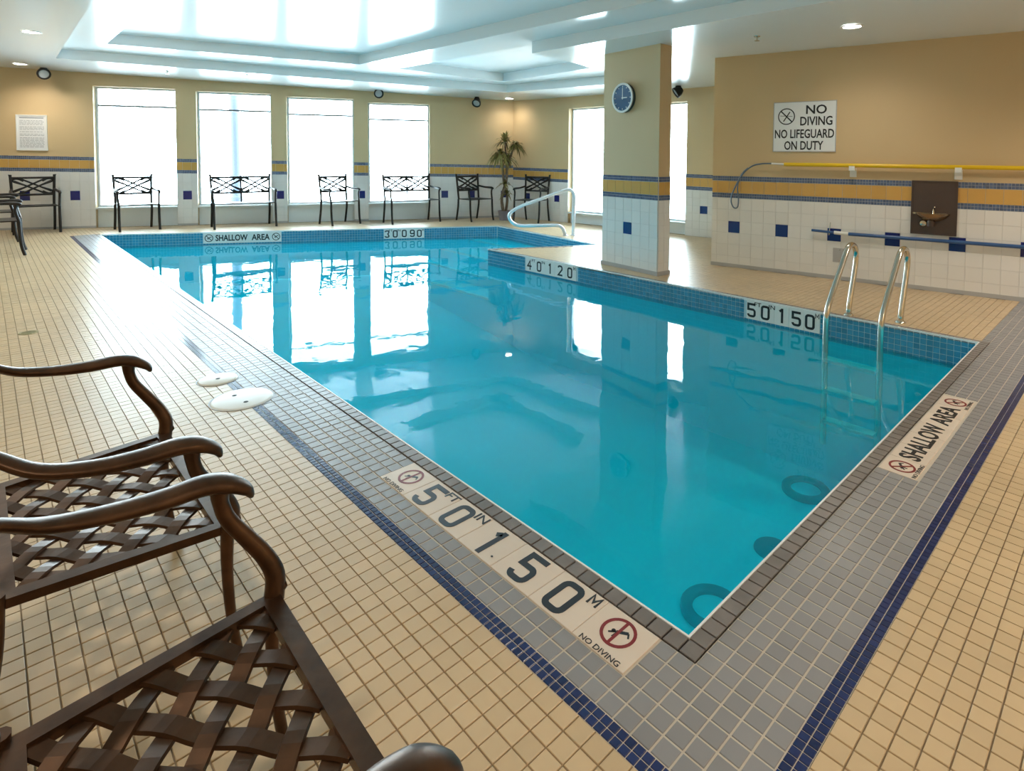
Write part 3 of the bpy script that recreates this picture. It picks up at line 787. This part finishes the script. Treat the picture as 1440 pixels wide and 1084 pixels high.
    slats(back, [(.23, -bw + .01), (.23, bw - .01), (-.215, bw - .01), (-.215, -bw + .01)], .074, .036, .006, fr3, lambda x, y: 0)
    return t
ch1 = bronze_chair(); ch1.location = (-.985, .08, 0); ch1.rotation_euler.z = math.radians(-1)
tag(ch1, 'nearest bronze patio armchair with a woven lattice seat', 'chair', 'bronze patio armchairs')
ch2 = copy_tree(ch1); ch2.location = (-.98, 1.15, 0); ch2.rotation_euler.z = math.radians(.5)
tag(ch2, 'second bronze patio armchair, behind the nearest one', 'chair', 'bronze patio armchairs')

# ------------------------------------------------------------------ thin black iron chairs and benches along the windows
def iron_chair(name, wd, n):
    """n lattice bays: 1 for a chair, 2 for a bench; faces +x"""
    t = empty(name); h = wd / 2; r = .0205; zs = .47; zt = .98; zl = .655; dep = .44
    def bx(z): return -dep / 2 - .12 * max(z - zs, 0)
    mb = MB()
    for s in (-1, 1):
        mb.tube([(bx(zs), s * (h - .02), zs), (bx(.7), s * (h - .012), .7), (bx(zt), s * h, zt), (bx(zt) - .006, s * (h + .006), zt + .02)], [r, r, r, r * 1.3], 8, 3)
    for z in (zt - .025, zl): mb.tube([(bx(z), -h, z), (bx(z), h, z)], r * .9, 8)
    if n == 2: mb.tube([(bx(zt), 0, zt), (bx(zs), 0, zs)], r * .8, 8)
    back = mb.build('back_frame', 'black', t)
    bwid = (wd - .03) / n
    for i in range(n):
        c = -h + .015 + bwid * (i + .5); mb = MB(); q = bwid / 2 - .03; z0, z1 = zl, zt - .025; zm = (z0 + z1) / 2; e = .055
        P = lambda y, z: (bx(z), c + y, z)
        for o in (-e, e):                                    # crossed double bars
            mb.tube([P(-q + max(o, 0), z0 - 0 if o > 0 else z0 - o * 1.0), P(q + min(o, 0), z1 if o < 0 else z1 - o * 1.0)], r * .80, 6)
            mb.tube([P(-q + max(o, 0), z1 if o > 0 else z1 + o * 1.0), P(q + min(o, 0), z0 if o < 0 else z0 + o * 1.0)], r * .80, 6)
        for s in (-1, 1):                                    # scrolls
            for k in (-1, 1):
                mb.tube([P(s * q * .45, zm + k * .02), P(s * q * .75, zm + k * .05), P(s * (q + .01), zm + k * .085), P(s * (q + .005), zm + k * .125), P(s * q * .78, zm + k * .13), P(s * q * .5, zm + k * .09)], r * .80, 6, 3)
        mb.build('lattice', 'black', back)
    mb = MB(); mb.box((-dep / 2, -h + .01, zs - .008), (dep / 2, h - .01, zs + .008)); st = mb.build('seat', 'black', t)
    for s in (-1, 1):
        y = s * (h - .012)
        mb = MB(); mb.tube([(-dep / 2, y, zs), (-dep / 2 - .01, y, .3), (-dep / 2 - .07, y, .02), (-dep / 2 - .075, y, 0)], r, 8, 3); mb.build('leg', 'black', t)
        mb = MB(); mb.tube([(dep / 2, y + s * .02, zs), (dep / 2 + .004, y + s * .02, .3), (dep / 2 + .02, y + s * .02, .12), (dep / 2 + .05, y + s * .02, 0)], r, 8, 3); mb.build('leg', 'black', t)
        mb = MB(); mb.tube([(bx(.76), s * (h - .01), .75), (-.05, y + s * .03, .72), (dep / 2 - .03, y + s * .03, .715), (dep / 2 + .02, y + s * .03, .69)], [r, r, r * 1.2, r], 8, 3); am = mb.build('armrest', 'black', t)
        mb = MB(); mb.tube([(dep / 2 - .01, y + s * .03, .705), (dep / 2 - .035, y + s * .03, .62), (dep / 2, y + s * .02, zs)], r * .9, 8, 3); mb.build('arm_post', 'black', am)
    return t
NF = Vector((-.4867, -1, 0)).normalized(); AF = math.atan2(NF.y, NF.x)
def on_far(x, off): p = F0 + Vector((x, -.4867 * x, 0)) + NF * off; return (p.x, p.y, 0)
c0 = iron_chair('iron_chair', .585, 1); b0 = iron_chair('iron_bench', 1.03, 2)
first = {}
def place(src, loc, rz, label, cat, group):
    o = src if src.name not in first else copy_tree(src)
    first[src.name] = 1
    o.location = loc; o.rotation_euler.z = rz; tag(o, label, cat, group); return o
GC, GB = 'black iron chairs along the windows', 'black iron benches along the windows'
place(c0, (-.763, 13.02, 0), math.radians(-88), 'black iron chair against the wall under the framed notice', 'chair', GC)
place(c0, (.589, 12.37, 0), math.radians(-88), 'black iron chair in front of the leftmost window', 'chair', GC)
place(c0, (3.736, 10.85, 0), math.radians(-85), 'black iron chair between the two benches', 'chair', GC)
place(c0, (6.22, 9.63, 0), math.radians(-88), 'black iron chair just left of the corner plant', 'chair', GC)
place(c0, (6.98, 8.62, 0), AF - .75, 'black iron chair just right of the corner plant', 'chair', GC)
place(c0, (-1.28, 10.30, 0), -.05, 'black iron chair turned sideways at the left picture edge, nearest one', 'chair', GC)
place(c0, (-1.27, 12.0, 0), -.1, 'black iron chair turned sideways at the left edge, behind another', 'chair', GC)
place(b0, (2.157, 11.57, 0), math.radians(-97), 'black iron bench below the window with the lamp post', 'bench', GB)
place(b0, (4.997, 10.19, 0), math.radians(-97), 'black iron bench below the window nearest the corner', 'bench', GB)

# ------------------------------------------------------------------ corner plant, leaves at the left edge
def rosette(mb, c, nl, ln, droop, up=.9):
    for k in range(nl):
        a = rng.random() * 6.283; el = rng.random() * 1.25 + .1; L = ln * (.7 + .5 * rng.random())
        d = Vector((math.cos(a) * math.cos(el), math.sin(a) * math.cos(el), math.sin(el) * up)); side = Vector((-math.sin(a), math.cos(a), 0))
        pts = [Vector(c) + d * (L * t) + Vector((0, 0, -droop * t * t * L * (1.3 - el * .6))) for t in (0, .35, .7, 1)]
        ws = [.013, .019, .014, .001]; v = []
        for p, ww in zip(pts, ws): v += [p - side * ww, p + side * ww]
        mb.add(v, [[2 * i, 2 * i + 1, 2 * i + 3, 2 * i + 2] for i in range(3)])
px, py = 6.74, 9.24
t = tag(empty('potted_plant', (px, py, 0)), 'spiky-leaved plant with bare twisted trunks in the far corner', 'plant')
mb = MB(); mb.lathe([(0, 0), (.12, 0), (.15, .2), (.16, .21), (.145, .21), (.14, .18)], 18); mb.build('pot', 'pot', t)
mb = MB(); mb.lathe([(0, .19), (.142, .19)], 18); mb.build('soil', 'soil', t)
mb = MB()
mb.tube([(-.03, 0, .15), (-.07, .02, .5), (.02, -.02, .85), (.07, 0, 1.15), (.15, -.06, 1.5), (.22, -.1, 1.66)], [.035, .032, .03, .03, .025, .02], 8, 4)
mb.tube([(.04, .02, .15), (.07, 0, .5), (-.01, .02, .85), (-.05, .02, 1.2), (-.08, .06, 1.45)], [.03, .03, .03, .025, .02], 8, 4)
mb.tube([(.05, 0, 1.1), (.02, 0, 1.5), (.0, 0, 1.75)], [.026, .022, .018], 8, 4)
mb.build('trunk', 'trunk', t)
mb = MB()
rosette(mb, (.22, -.1, 1.66), 80, .28, .9); rosette(mb, (-.08, .06, 1.45), 95, .36, 1.0); rosette(mb, (0, 0, 1.72), 85, .32, .7, 1.1)
rosette(mb, (.06, 0, 1.35), 50, .30, .8); rosette(mb, (-.02, -.02, .80), 26, .24, .7); rosette(mb, (.04, -.02, .58), 24, .22, .7)
lf = mb.build('foliage', 'leaf', t); lf['kind'] = 'stuff'
t = tag(empty('potted_plant', (-1.62, 12.6, 0)), 'spiky leaf tips poking in at the left picture edge', 'plant')
mb = MB(); mb.lathe([(0, 0), (.14, 0), (.17, .3), (.18, .31), (.16, .31), (.15, .27)], 18); mb.build('pot', 'pot', t)
mb = MB(); mb.tube([(0, 0, .2), (.03, .02, .8), (0, 0, 1.5)], [.035, .03, .025], 8, 4); mb.build('trunk', 'trunk', t)
mb = MB(); rosette(mb, (0, 0, 1.5), 50, .52, .7); lf = mb.build('foliage', 'leaf', t); lf['kind'] = 'stuff'

# ------------------------------------------------------------------ pool ladder and entry handrail
t = tag(empty('pool_ladder', (W_, .8, 0)), 'stainless steel pool ladder on the right side of the pool', 'ladder')
for y in (1.0, .6):
    o = .0 if y > .8 else .08; yy = y - .8
    mb = MB(); xs = lambda x: x - W_ + o
    mb.tube([(xs(4.07), yy, 0), (xs(4.07), yy, .06), (xs(4.10), yy, .16), (xs(4.19), yy, .40), (xs(4.215), yy, .53), (xs(4.17), yy, .61), (xs(4.08), yy, .635), (xs(3.99), yy, .60),
             (xs(3.86), yy, .46), (xs(3.68), yy, .27), (xs(3.58), yy, .14), (xs(3.555), yy, .0), (xs(3.555), yy, -.4), (xs(3.555), yy, -1.0)], .025, 12, 6); rl = mb.build('rail', 'steel', t)
    mb = MB(); mb.lathe([(.021, .02), (.032, .012), (.045, .0), (.045, -.004)], 16, Matrix.Translation((xs(4.07), yy, .004))); mb.build('escutcheon', 'steel', rl)
for z in (-.28, -.54, -.80):
    mb = MB(); mb.box((-.46, -.2, z - .012), (-.36, .2, z + .012)); mb.build('step', 'white', t)
t = tag(empty('handrail', (6.05, 6.435, 0)), 'pale curved handrail at the entry steps', 'handrail')
pts = [(6.05, 6.435, 0), (6.055, 6.43, .4), (6.065, 6.427, .70), (6.03, 6.445, .79), (5.97, 6.474, .82), (5.85, 6.534, .795), (5.5, 6.71, .66), (5.216, 6.852, .556), (5.047, 6.937, .455), (5.0, 6.959, .36),
       (5.06, 6.925, .255), (5.184, 6.868, .205), (5.5, 6.71, .195), (5.78, 6.57, .187), (5.87, 6.525, .134), (5.92, 6.501, .0)]
mb = MB(); mb.tube([Vector(p) - Vector((6.05, 6.435, 0)) for p in pts], .029, 10, 5); mb.build('rail', 'steel_white', t)
for q in (pts[0], pts[-1]):
    mb = MB(); mb.lathe([(.024, .02), (.04, .01), (.05, .0)], 14, Matrix.Translation(Vector(q) - Vector((6.05, 6.435, -.003)))); mb.build('escutcheon', 'steel_white', t)

# ------------------------------------------------------------------ deck lids and drain
def lid(name, label, x, y, r, m, holes, group):
    t = tag(empty(name, (x, y, 0)), label, 'lid', group)
    mb = MB(); mb.lathe([(0, .006), (r * .9, .006), (r * .97, .004), (r, 0)], 36); mb.build('cover', m, t)
    mb = MB()
    ring_bar(mb, Matrix.Identity(4), 0, 0, r, r + .006, 0, .002); mb.build('rim', 'base', t)
    for hx, hy in holes:
        mb = MB(); mb.lathe([(0, .0072), (.011, .0072), (.013, .006)], 12, Matrix.Translation((hx, hy, 0))); mb.build('finger_hole', 'hole', t)
lid('skimmer_lid', 'round white skimmer lid with two finger holes, set in the grey border', -.40, 2.745, .16, 'white', [(-.02, .07), (.0, -.07)], 'skimmer lids')
lid('skimmer_lid', 'smaller cream lid just beyond the white skimmer lid', -.415, 3.17, .11, 'offwhite', [(0, .0)], 'skimmer lids')
t = tag(empty('floor_drain', (-1.195, 5.25, 0)), 'small brass floor drain in the beige deck at left', 'drain')
mb = MB(); ring_bar(mb, Matrix.Identity(4), 0, 0, .045, .06, .0, .003); mb.build('rim', 'brass', t)
mb = MB(); mb.lathe([(0, .001), (.045, .001)], 16); mb.build('sump', 'hole', t)
for k in (-2, -1, 0, 1, 2):
    mb = MB(); hw_ = math.sqrt(.045 ** 2 - (k * .016) ** 2); mb.box((-hw_, k * .016 - .005, .0), (hw_, k * .016 + .005, .0025)); mb.build('bar', 'brass', t)

# ------------------------------------------------------------------ right wall: sign, poles, fountain, plate
def ry(y): return (R0y - y) * RU.length
u0, u1, z0, z1 = ry(2.437), ry(1.726), 1.487, 2.088
t = tag(empty('warning_sign'), 'white wall sign reading NO DIVING NO LIFEGUARD ON DUTY', 'sign')
mb = MB(); mb.box((u0, z0, .0), (u1, z1, .012), RFr); mb.build('board', 'sign', t)
mb = MB()
for a, b in (((u0, z0), (u1, z0 + .008)), ((u0, z1 - .008), (u1, z1)), ((u0, z0 + .008), (u0 + .008, z1 - .008)), ((u1 - .008, z0 + .008), (u1, z1 - .008))): mb.box((*a, .012), (*b, .015), RFr)
mb.build('edge', 'base', t)
cu = (u0 + u1) / 2; Wd = u1 - u0
text('lettering', 'NO', .145, 'ink', t, RFr, u0 + Wd * .69, z1 - .10, .0132, .0025, sx=1.05)
text('lettering', 'DIVING', .145, 'ink', t, RFr, u0 + Wd * .69, z1 - .235, .0132, .0025, width=Wd * .50)
text('lettering', 'NO LIFEGUARD', .145, 'ink', t, RFr, cu, z1 - .385, .0132, .0025, width=Wd * .94)
text('lettering', 'ON DUTY', .145, 'ink', t, RFr, cu, z1 - .525, .0132, .0025, width=Wd * .62)
mb = MB(); e = u0 + Wd * .215; ez = z1 - .175; ring_bar(mb, RFr, e, ez, .088, .1, .0125, .0012); bar2(mb, RFr, (e - .066, ez + .066), (e + .066, ez - .066), .014, .0125, .0012)
mb.build('ring_and_slash', 'ink', t)
mb = MB(); bar2(mb, RFr, (e + .04, ez + .055), (e - .035, ez - .06), .012, .0122, .0008); bar2(mb, RFr, (e - .075, ez + .01), (e + .07, ez + .0), .005, .0122, .0008); mb.build('diver_figure', 'ink', t)

def rp(y, z, n): return RFr @ Vector((ry(y), z, n))
t = tag(empty('shepherds_crook'), 'yellow rescue pole with a looped grey hook on the right wall', 'rescue pole')
mb = MB(); mb.tube([rp(2.28, 1.335, .07), rp(-2.6, 1.322, .07)], .023, 10); mb.build('pole', 'yellow', t)
mb = MB(); mb.tube([rp(2.43, 1.342, .07), rp(2.27, 1.335, .07)], .012, 10); mb.build('ferrule', 'white', t)
mb = MB(); mb.tube([rp(2.42, 1.342, .07), rp(2.56, 1.337, .07), rp(2.68, 1.30, .07), rp(2.80, 1.18, .07), rp(2.90, .98, .07), rp(2.925, .87, .07), rp(2.90, .79, .07), rp(2.862, .77, .07), rp(2.835, .80, .07), rp(2.83, .90, .07),
                    rp(2.845, 1.05, .07), rp(2.80, 1.20, .06), rp(2.72, 1.285, .06)], .009, 8, 6); mb.build('hook', 'hook', t)
for i, y in enumerate((1.536, .544, -.45, -1.45)):
    tt = tag(empty('pole_bracket'), ['white bracket holding the yellow pole left of the fountain', 'white bracket holding the yellow pole right of the fountain',
             'white pole bracket out of frame', 'white pole bracket out of frame'][i], 'bracket', 'white pole brackets')
    if i > 1: bpy.data.objects.remove(tt); continue
    mb = MB(); u = ry(y); mb.box((u - .035, 1.20, 0.0), (u + .035, 1.30, .012), RFr); mb.build('plate', 'white', tt)
    mb = MB(); mb.box((u - .03, 1.275, .012), (u + .03, 1.300, .105), RFr); mb.box((u - .03, 1.300, .096), (u + .03, 1.325, .105), RFr)
    mb.build('cradle', 'white', tt)
t = tag(empty('telescopic_pole'), 'long blue pole hung across the white tiles of the right wall', 'pole')
mb = MB(); mb.tube([rp(1.955, .561, .05), rp(1.70, .551, .05)], .015, 10); mb.build('tip_section', 'bluepole', t)
mb = MB(); mb.tube([rp(1.71, .552, .05), rp(1.56, .548, .05)], .021, 10); mb.build('collar', 'white', t)
mb = MB(); mb.tube([rp(1.56, .548, .05), rp(-2.5, .556, .05)], .020, 10); mb.build('shaft', 'bluepole', t)
for y in (1.76, -1.2):
    mb = MB(); mb.tube([rp(y, .66, .009), rp(y, .64, .03), rp(y, .575, .05), rp(y, .527, .055), rp(y, .522, .07), rp(y, .545, .085)], .005, 6, 3); mb.build('hanger', 'steel', t)
t = tag(empty('drinking_fountain'), 'drinking fountain on a dark brown wall panel', 'fountain')
u0, u1, z0, z1 = ry(.957), ry(.542), .605, 1.18
mb = MB(); mb.box((u0, z0, .0), (u1, z1, .022), RFr); pn = mb.build('back_panel', 'brown', t)
mb = MB()
for a, b in (((u0, z0), (u0 + .012, z1)), ((u1 - .012, z0), (u1, z1)), ((u0 + .012, z1 - .012), (u1 - .012, z1)), ((u0 + .012, z0), (u1 - .012, z0 + .012))): mb.box((*a, .022), (*b, .03), RFr)
mb.build('edge', 'brown', pn)
cu = (u0 + u1) / 2
bf = RFr @ Matrix.Translation((cu - .01, .815, .022)) @ Matrix.Rotation(-math.pi / 2, 4, 'X')
bf = RFr @ Matrix.Translation((cu - .01, .815, .022)) @ Matrix(((1, 0, 0, 0), (0, 0, 1, 0), (0, 1, 0, 0), (0, 0, 0, 1)))
mb = MB(); mb.lathe([(.0, -.07), (.06, -.065), (.12, -.03), (.155, .005), (.16, .022), (.15, .022), (.11, -.012), (.0, -.03)], 20, bf, math.pi); mb.build('bowl', 'bronze_bowl', t)
mb = MB(); mb.box((cu - .19, .822, .02), (cu + .12, .84, .05), RFr); mb.build('rim_shelf', 'steel', t)
mb = MB(); mb.tube([RFr @ Vector((cu - .0, .83, .05)), RFr @ Vector((cu - .0, .87, .05)), RFr @ Vector((cu + .003, .895, .06)), RFr @ Vector((cu + .012, .905, .085))], [.012, .009, .008, .006], 8, 3); mb.build('bubbler', 'steel', t)
mb = MB(); mb.lathe([(0, .06), (.03, .055), (.04, .035), (.042, 0)], 16, RFr @ Matrix.Translation((cu - .09, .725, .022))); mb.build('push_button', 'steel', t)
mb = MB(); mb.lathe([(0, -.1), (.035, -.1), (.035, -.06), (.03, -.02)], 12, RFr @ Matrix.Translation((cu - .02, .80, .07)) @ Matrix.Rotation(-math.pi / 2, 4, 'X')); mb.build('drain_pipe', 'brown', t)
t = tag(empty('cover_plate'), 'small grey cover plate low on the white tiled wall behind the ladder', 'plate')
mb = MB(); mb.box((ry(1.725), .205, .009), (ry(1.58), .37, .014), RFr); pl = mb.build('plate', 'base', t)
for z in (.225, .35):
    mb = MB(); mb.lathe([(0, .003), (.005, .002), (.006, 0)], 8, RFr @ Matrix.Translation((ry(1.652), z, .014))); mb.build('screw', 'steel', pl)

# ------------------------------------------------------------------ clock on the pillar
t = tag(empty('wall_clock'), 'round blue-faced wall clock on the pillar', 'clock'); R = .185
cf = PFr @ Matrix.Translation((.405, 2.142, 0))
mb = MB(); mb.lathe([(0, 0), (R * .97, 0), (R * .98, .045), (R * .9, .05), (0, .05)], 36, cf); mb.build('case', 'clockdark', t)
mb = MB(); ring_bar(mb, cf, 0, 0, R * .86, R, .045, .014, 36); mb.build('rim', 'white', t)
mb = MB(); mb.lathe([(0, .0515), (R * .86, .0515)], 36, cf); fc = mb.build('face', 'clockface', t)
mb = MB()
for k in range(12):
    a = k * math.pi / 6; bar2(mb, cf, (R * .70 * math.cos(a), R * .70 * math.sin(a)), (R * .80 * math.cos(a), R * .80 * math.sin(a)), .010, .0517, .0008)
mb.build('hour_marks', 'white', fc)
mb = MB(); bar2(mb, cf, (0, -.02), (.0, R * .66), .010, .053, .001); mb.build('minute_hand', 'sign', t)
mb = MB(); bar2(mb, cf, (-.015, 0), (R * .45, .0), .012, .0545, .001); mb.build('hour_hand', 'sign', t)

# ------------------------------------------------------------------ notice on the far wall
t = tag(empty('notice_board'), 'framed white pool rules notice on the far left wall', 'notice')
u0, u1, z0, z1 = -.952 * FL, -.545 * FL, 1.442, 2.088
mb = MB()
for a, b in (((u0, z0), (u0 + .02, z1)), ((u1 - .02, z0), (u1, z1)), ((u0 + .02, z1 - .02), (u1 - .02, z1)), ((u0 + .02, z0), (u1 - .02, z0 + .02))): mb.box((*a, 0), (*b, .022), FFr)
mb.build('frame', 'white', t)
mb = MB(); mb.box((u0 + .02, z0 + .02, 0), (u1 - .02, z1 - .02, .012), FFr); pp = mb.build('sheet', 'paper', t)
mb = MB(); mb.box((u0 + .05, z1 - .065, .012), (u1 - .05, z1 - .045, .0125), FFr)
z = z1 - .10
while z > z0 + .06:
    a = u0 + .05; 
    while a < u1 - .06:
        wl = .02 + .05 * rng.random(); b = min(a + wl, u1 - .045); mb.box((a, z - .008, .012), (b, z, .0125), FFr); a = b + .01
    z -= .024 if rng.random() > .2 else .042
mb.build('print_lines', 'print', pp)

# ------------------------------------------------------------------ downlights, spot lamps, sprinklers, vent
def downlight(x, y, label, k=1.0, r=.085):
    z = zc(x, y); t = tag(empty('downlight', (x, y, z)), label, 'ceiling light', 'recessed ceiling downlights')
    mb = MB(); mb.lathe([(r, -.001), (r + .02, -.001), (r + .022, -.006), (r, -.009), (r - .004, -.004), (r, -.001)], 24); mb.build('trim_ring', 'white', t)
    mb = MB(); mb.lathe([(0, -.003), (r, -.003)], 24); mb.build('lens', 'lens', t)
    ld = bpy.data.lights.new('bulb', 'SPOT'); ld.energy = LAMP_W * 4 * k; ld.color = LAMP_C; ld.spot_size = math.radians(150); ld.spot_blend = .9; ld.shadow_soft_size = .07
    lo = bpy.data.objects.new('bulb', ld); COL.objects.link(lo); lo.parent = t; lo.location = (0, 0, -.03)
for x, y, lb, k in ((-.94, 9.03, 'lit downlight in the ceiling above the left deck', .6), (4.69, 1.264, 'lit downlight in the ceiling above the warning sign', .5), (-.9, 12.9, 'lit downlight near the far left wall', .8),
                 (6.95, 9.35, 'small lit downlight in the ceiling above the corner plant', .3), (4.72, -1.6, 'added fill downlight over the near right deck, out of frame', 2.2), (-1.6, 5.2, 'added fill downlight over the left deck, out of frame', .8), (-1.9, 1.6, 'added fill downlight over the bronze armchairs, out of frame', .8),
                 (-1.9, -1.8, 'added fill downlight over the near left deck, out of frame', 1.6), (1.6, -2.8, 'added fill downlight over the near deck, out of frame', 3.0)):  # the out-of-frame downlights are unseen, added as fill to brighten the deck
    downlight(x, y, lb, k)
def spot(p, aim, label, dark=True):
    p = Vector(p); zt = zc(p.x, p.y); t = tag(empty('spot_lamp', p), label, 'spot lamp', 'black spot lamps under the ceiling')
    mb = MB(); mb.lathe([(0, zt - p.z), (.05, zt - p.z), (.05, zt - p.z - .02), (.012, zt - p.z - .03), (.012, .07)], 14); mb.tube([(-.07, 0, .06), (-.05, 0, .085), (.05, 0, .085), (.07, 0, .06)], .012, 8); mb.build('mount', 'black', t)
    d = (Vector(aim) - p).normalized(); q = d.to_track_quat('Z', 'Y').to_matrix().to_4x4()
    mb = MB(); mb.lathe([(0, -.08), (.05, -.075), (.085, -.02), (.10, .05), (.10, .062), (.078, .064), (.070, .045)], 20, q); mb.build('housing', 'black', t)
    mb = MB(); mb.lathe([(0, .05), (.072, .046)], 20, q); mb.build('lens', 'lampglass', t)
spot((-.59, 13.15, 2.80), (-1.4, 0, 2.2), 'round spot lamp under the ceiling above the framed notice')
spot((4.50, 10.68, 2.70), (2.2, 0, 1.5), 'round spot lamp above the bench nearest the corner')
spot((6.37, 9.77, 2.60), (4.0, 8.0, .5), 'small dark spot lamp near the far corner')
spot((7.26, 5.07, 2.57), (5.0, 7.0, 0.5), 'spot lamp seen between the pillar and the right wall')
def sprinkler(x, y, label):
    t = tag(empty('sprinkler', (x, y, zc(x, y))), label, 'sprinkler', 'ceiling sprinklers')
    mb = MB(); mb.lathe([(0, 0), (.035, 0), (.03, -.008), (.01, -.012), (.01, -.045)], 12); mb.build('body', 'steel', t)
    mb = MB(); mb.lathe([(0, -.045), (.028, -.047), (.028, -.05), (0, -.051)], 12); mb.build('deflector', 'steel', t)
sprinkler(1.99, 10.68, 'small sprinkler in the ceiling above the lamp post window')
sprinkler(.95, 11.52, 'small sprinkler in the ceiling above the leftmost window')
sprinkler(4.54, 2.19, 'small sprinkler in the ceiling between the pillar and the lit downlight')
x, y = 1.72, 3.15; z = zc(x, y) + S1 + S2
t = tag(empty('ceiling_vent', (x, y, z)), 'grey ceiling vent at the top of the picture', 'vent')
mb = MB(); mb.box((-.2, -.2, -.03), (.2, .2, 0)); mb.build('frame', 'vent', t)
for k in range(-3, 4):
    mb = MB(); mb.box((-.17, k * .05 - .016, -.04), (.17, k * .05 + .016, -.03)); mb.build('slat', 'vent', t)

# ------------------------------------------------------------------ lamp post outside
t = tag(empty('lamp_post', (3.85, 18.13, -.2)), 'blue-grey post standing outside the second window', 'lamp post')
mb = MB(); mb.tube([(0, 0, 0), (0, 0, 1.2), (-.03, 0, 3.6)], [.16, .14, .13], 12); mb.build('post', 'post', t)
mb = MB(); mb.lathe([(0, 0), (.2, 0), (.2, .35), (.15, .4), (.12, .42)], 14); mb.build('base', 'post', t)
mb = MB(); mb.tube([(-.03, 0, 3.6), (-.03, 0, 4.2), (.4, -.1, 4.6)], [.08, .06, .05], 10, 3); mb.build('arm', 'post', t)
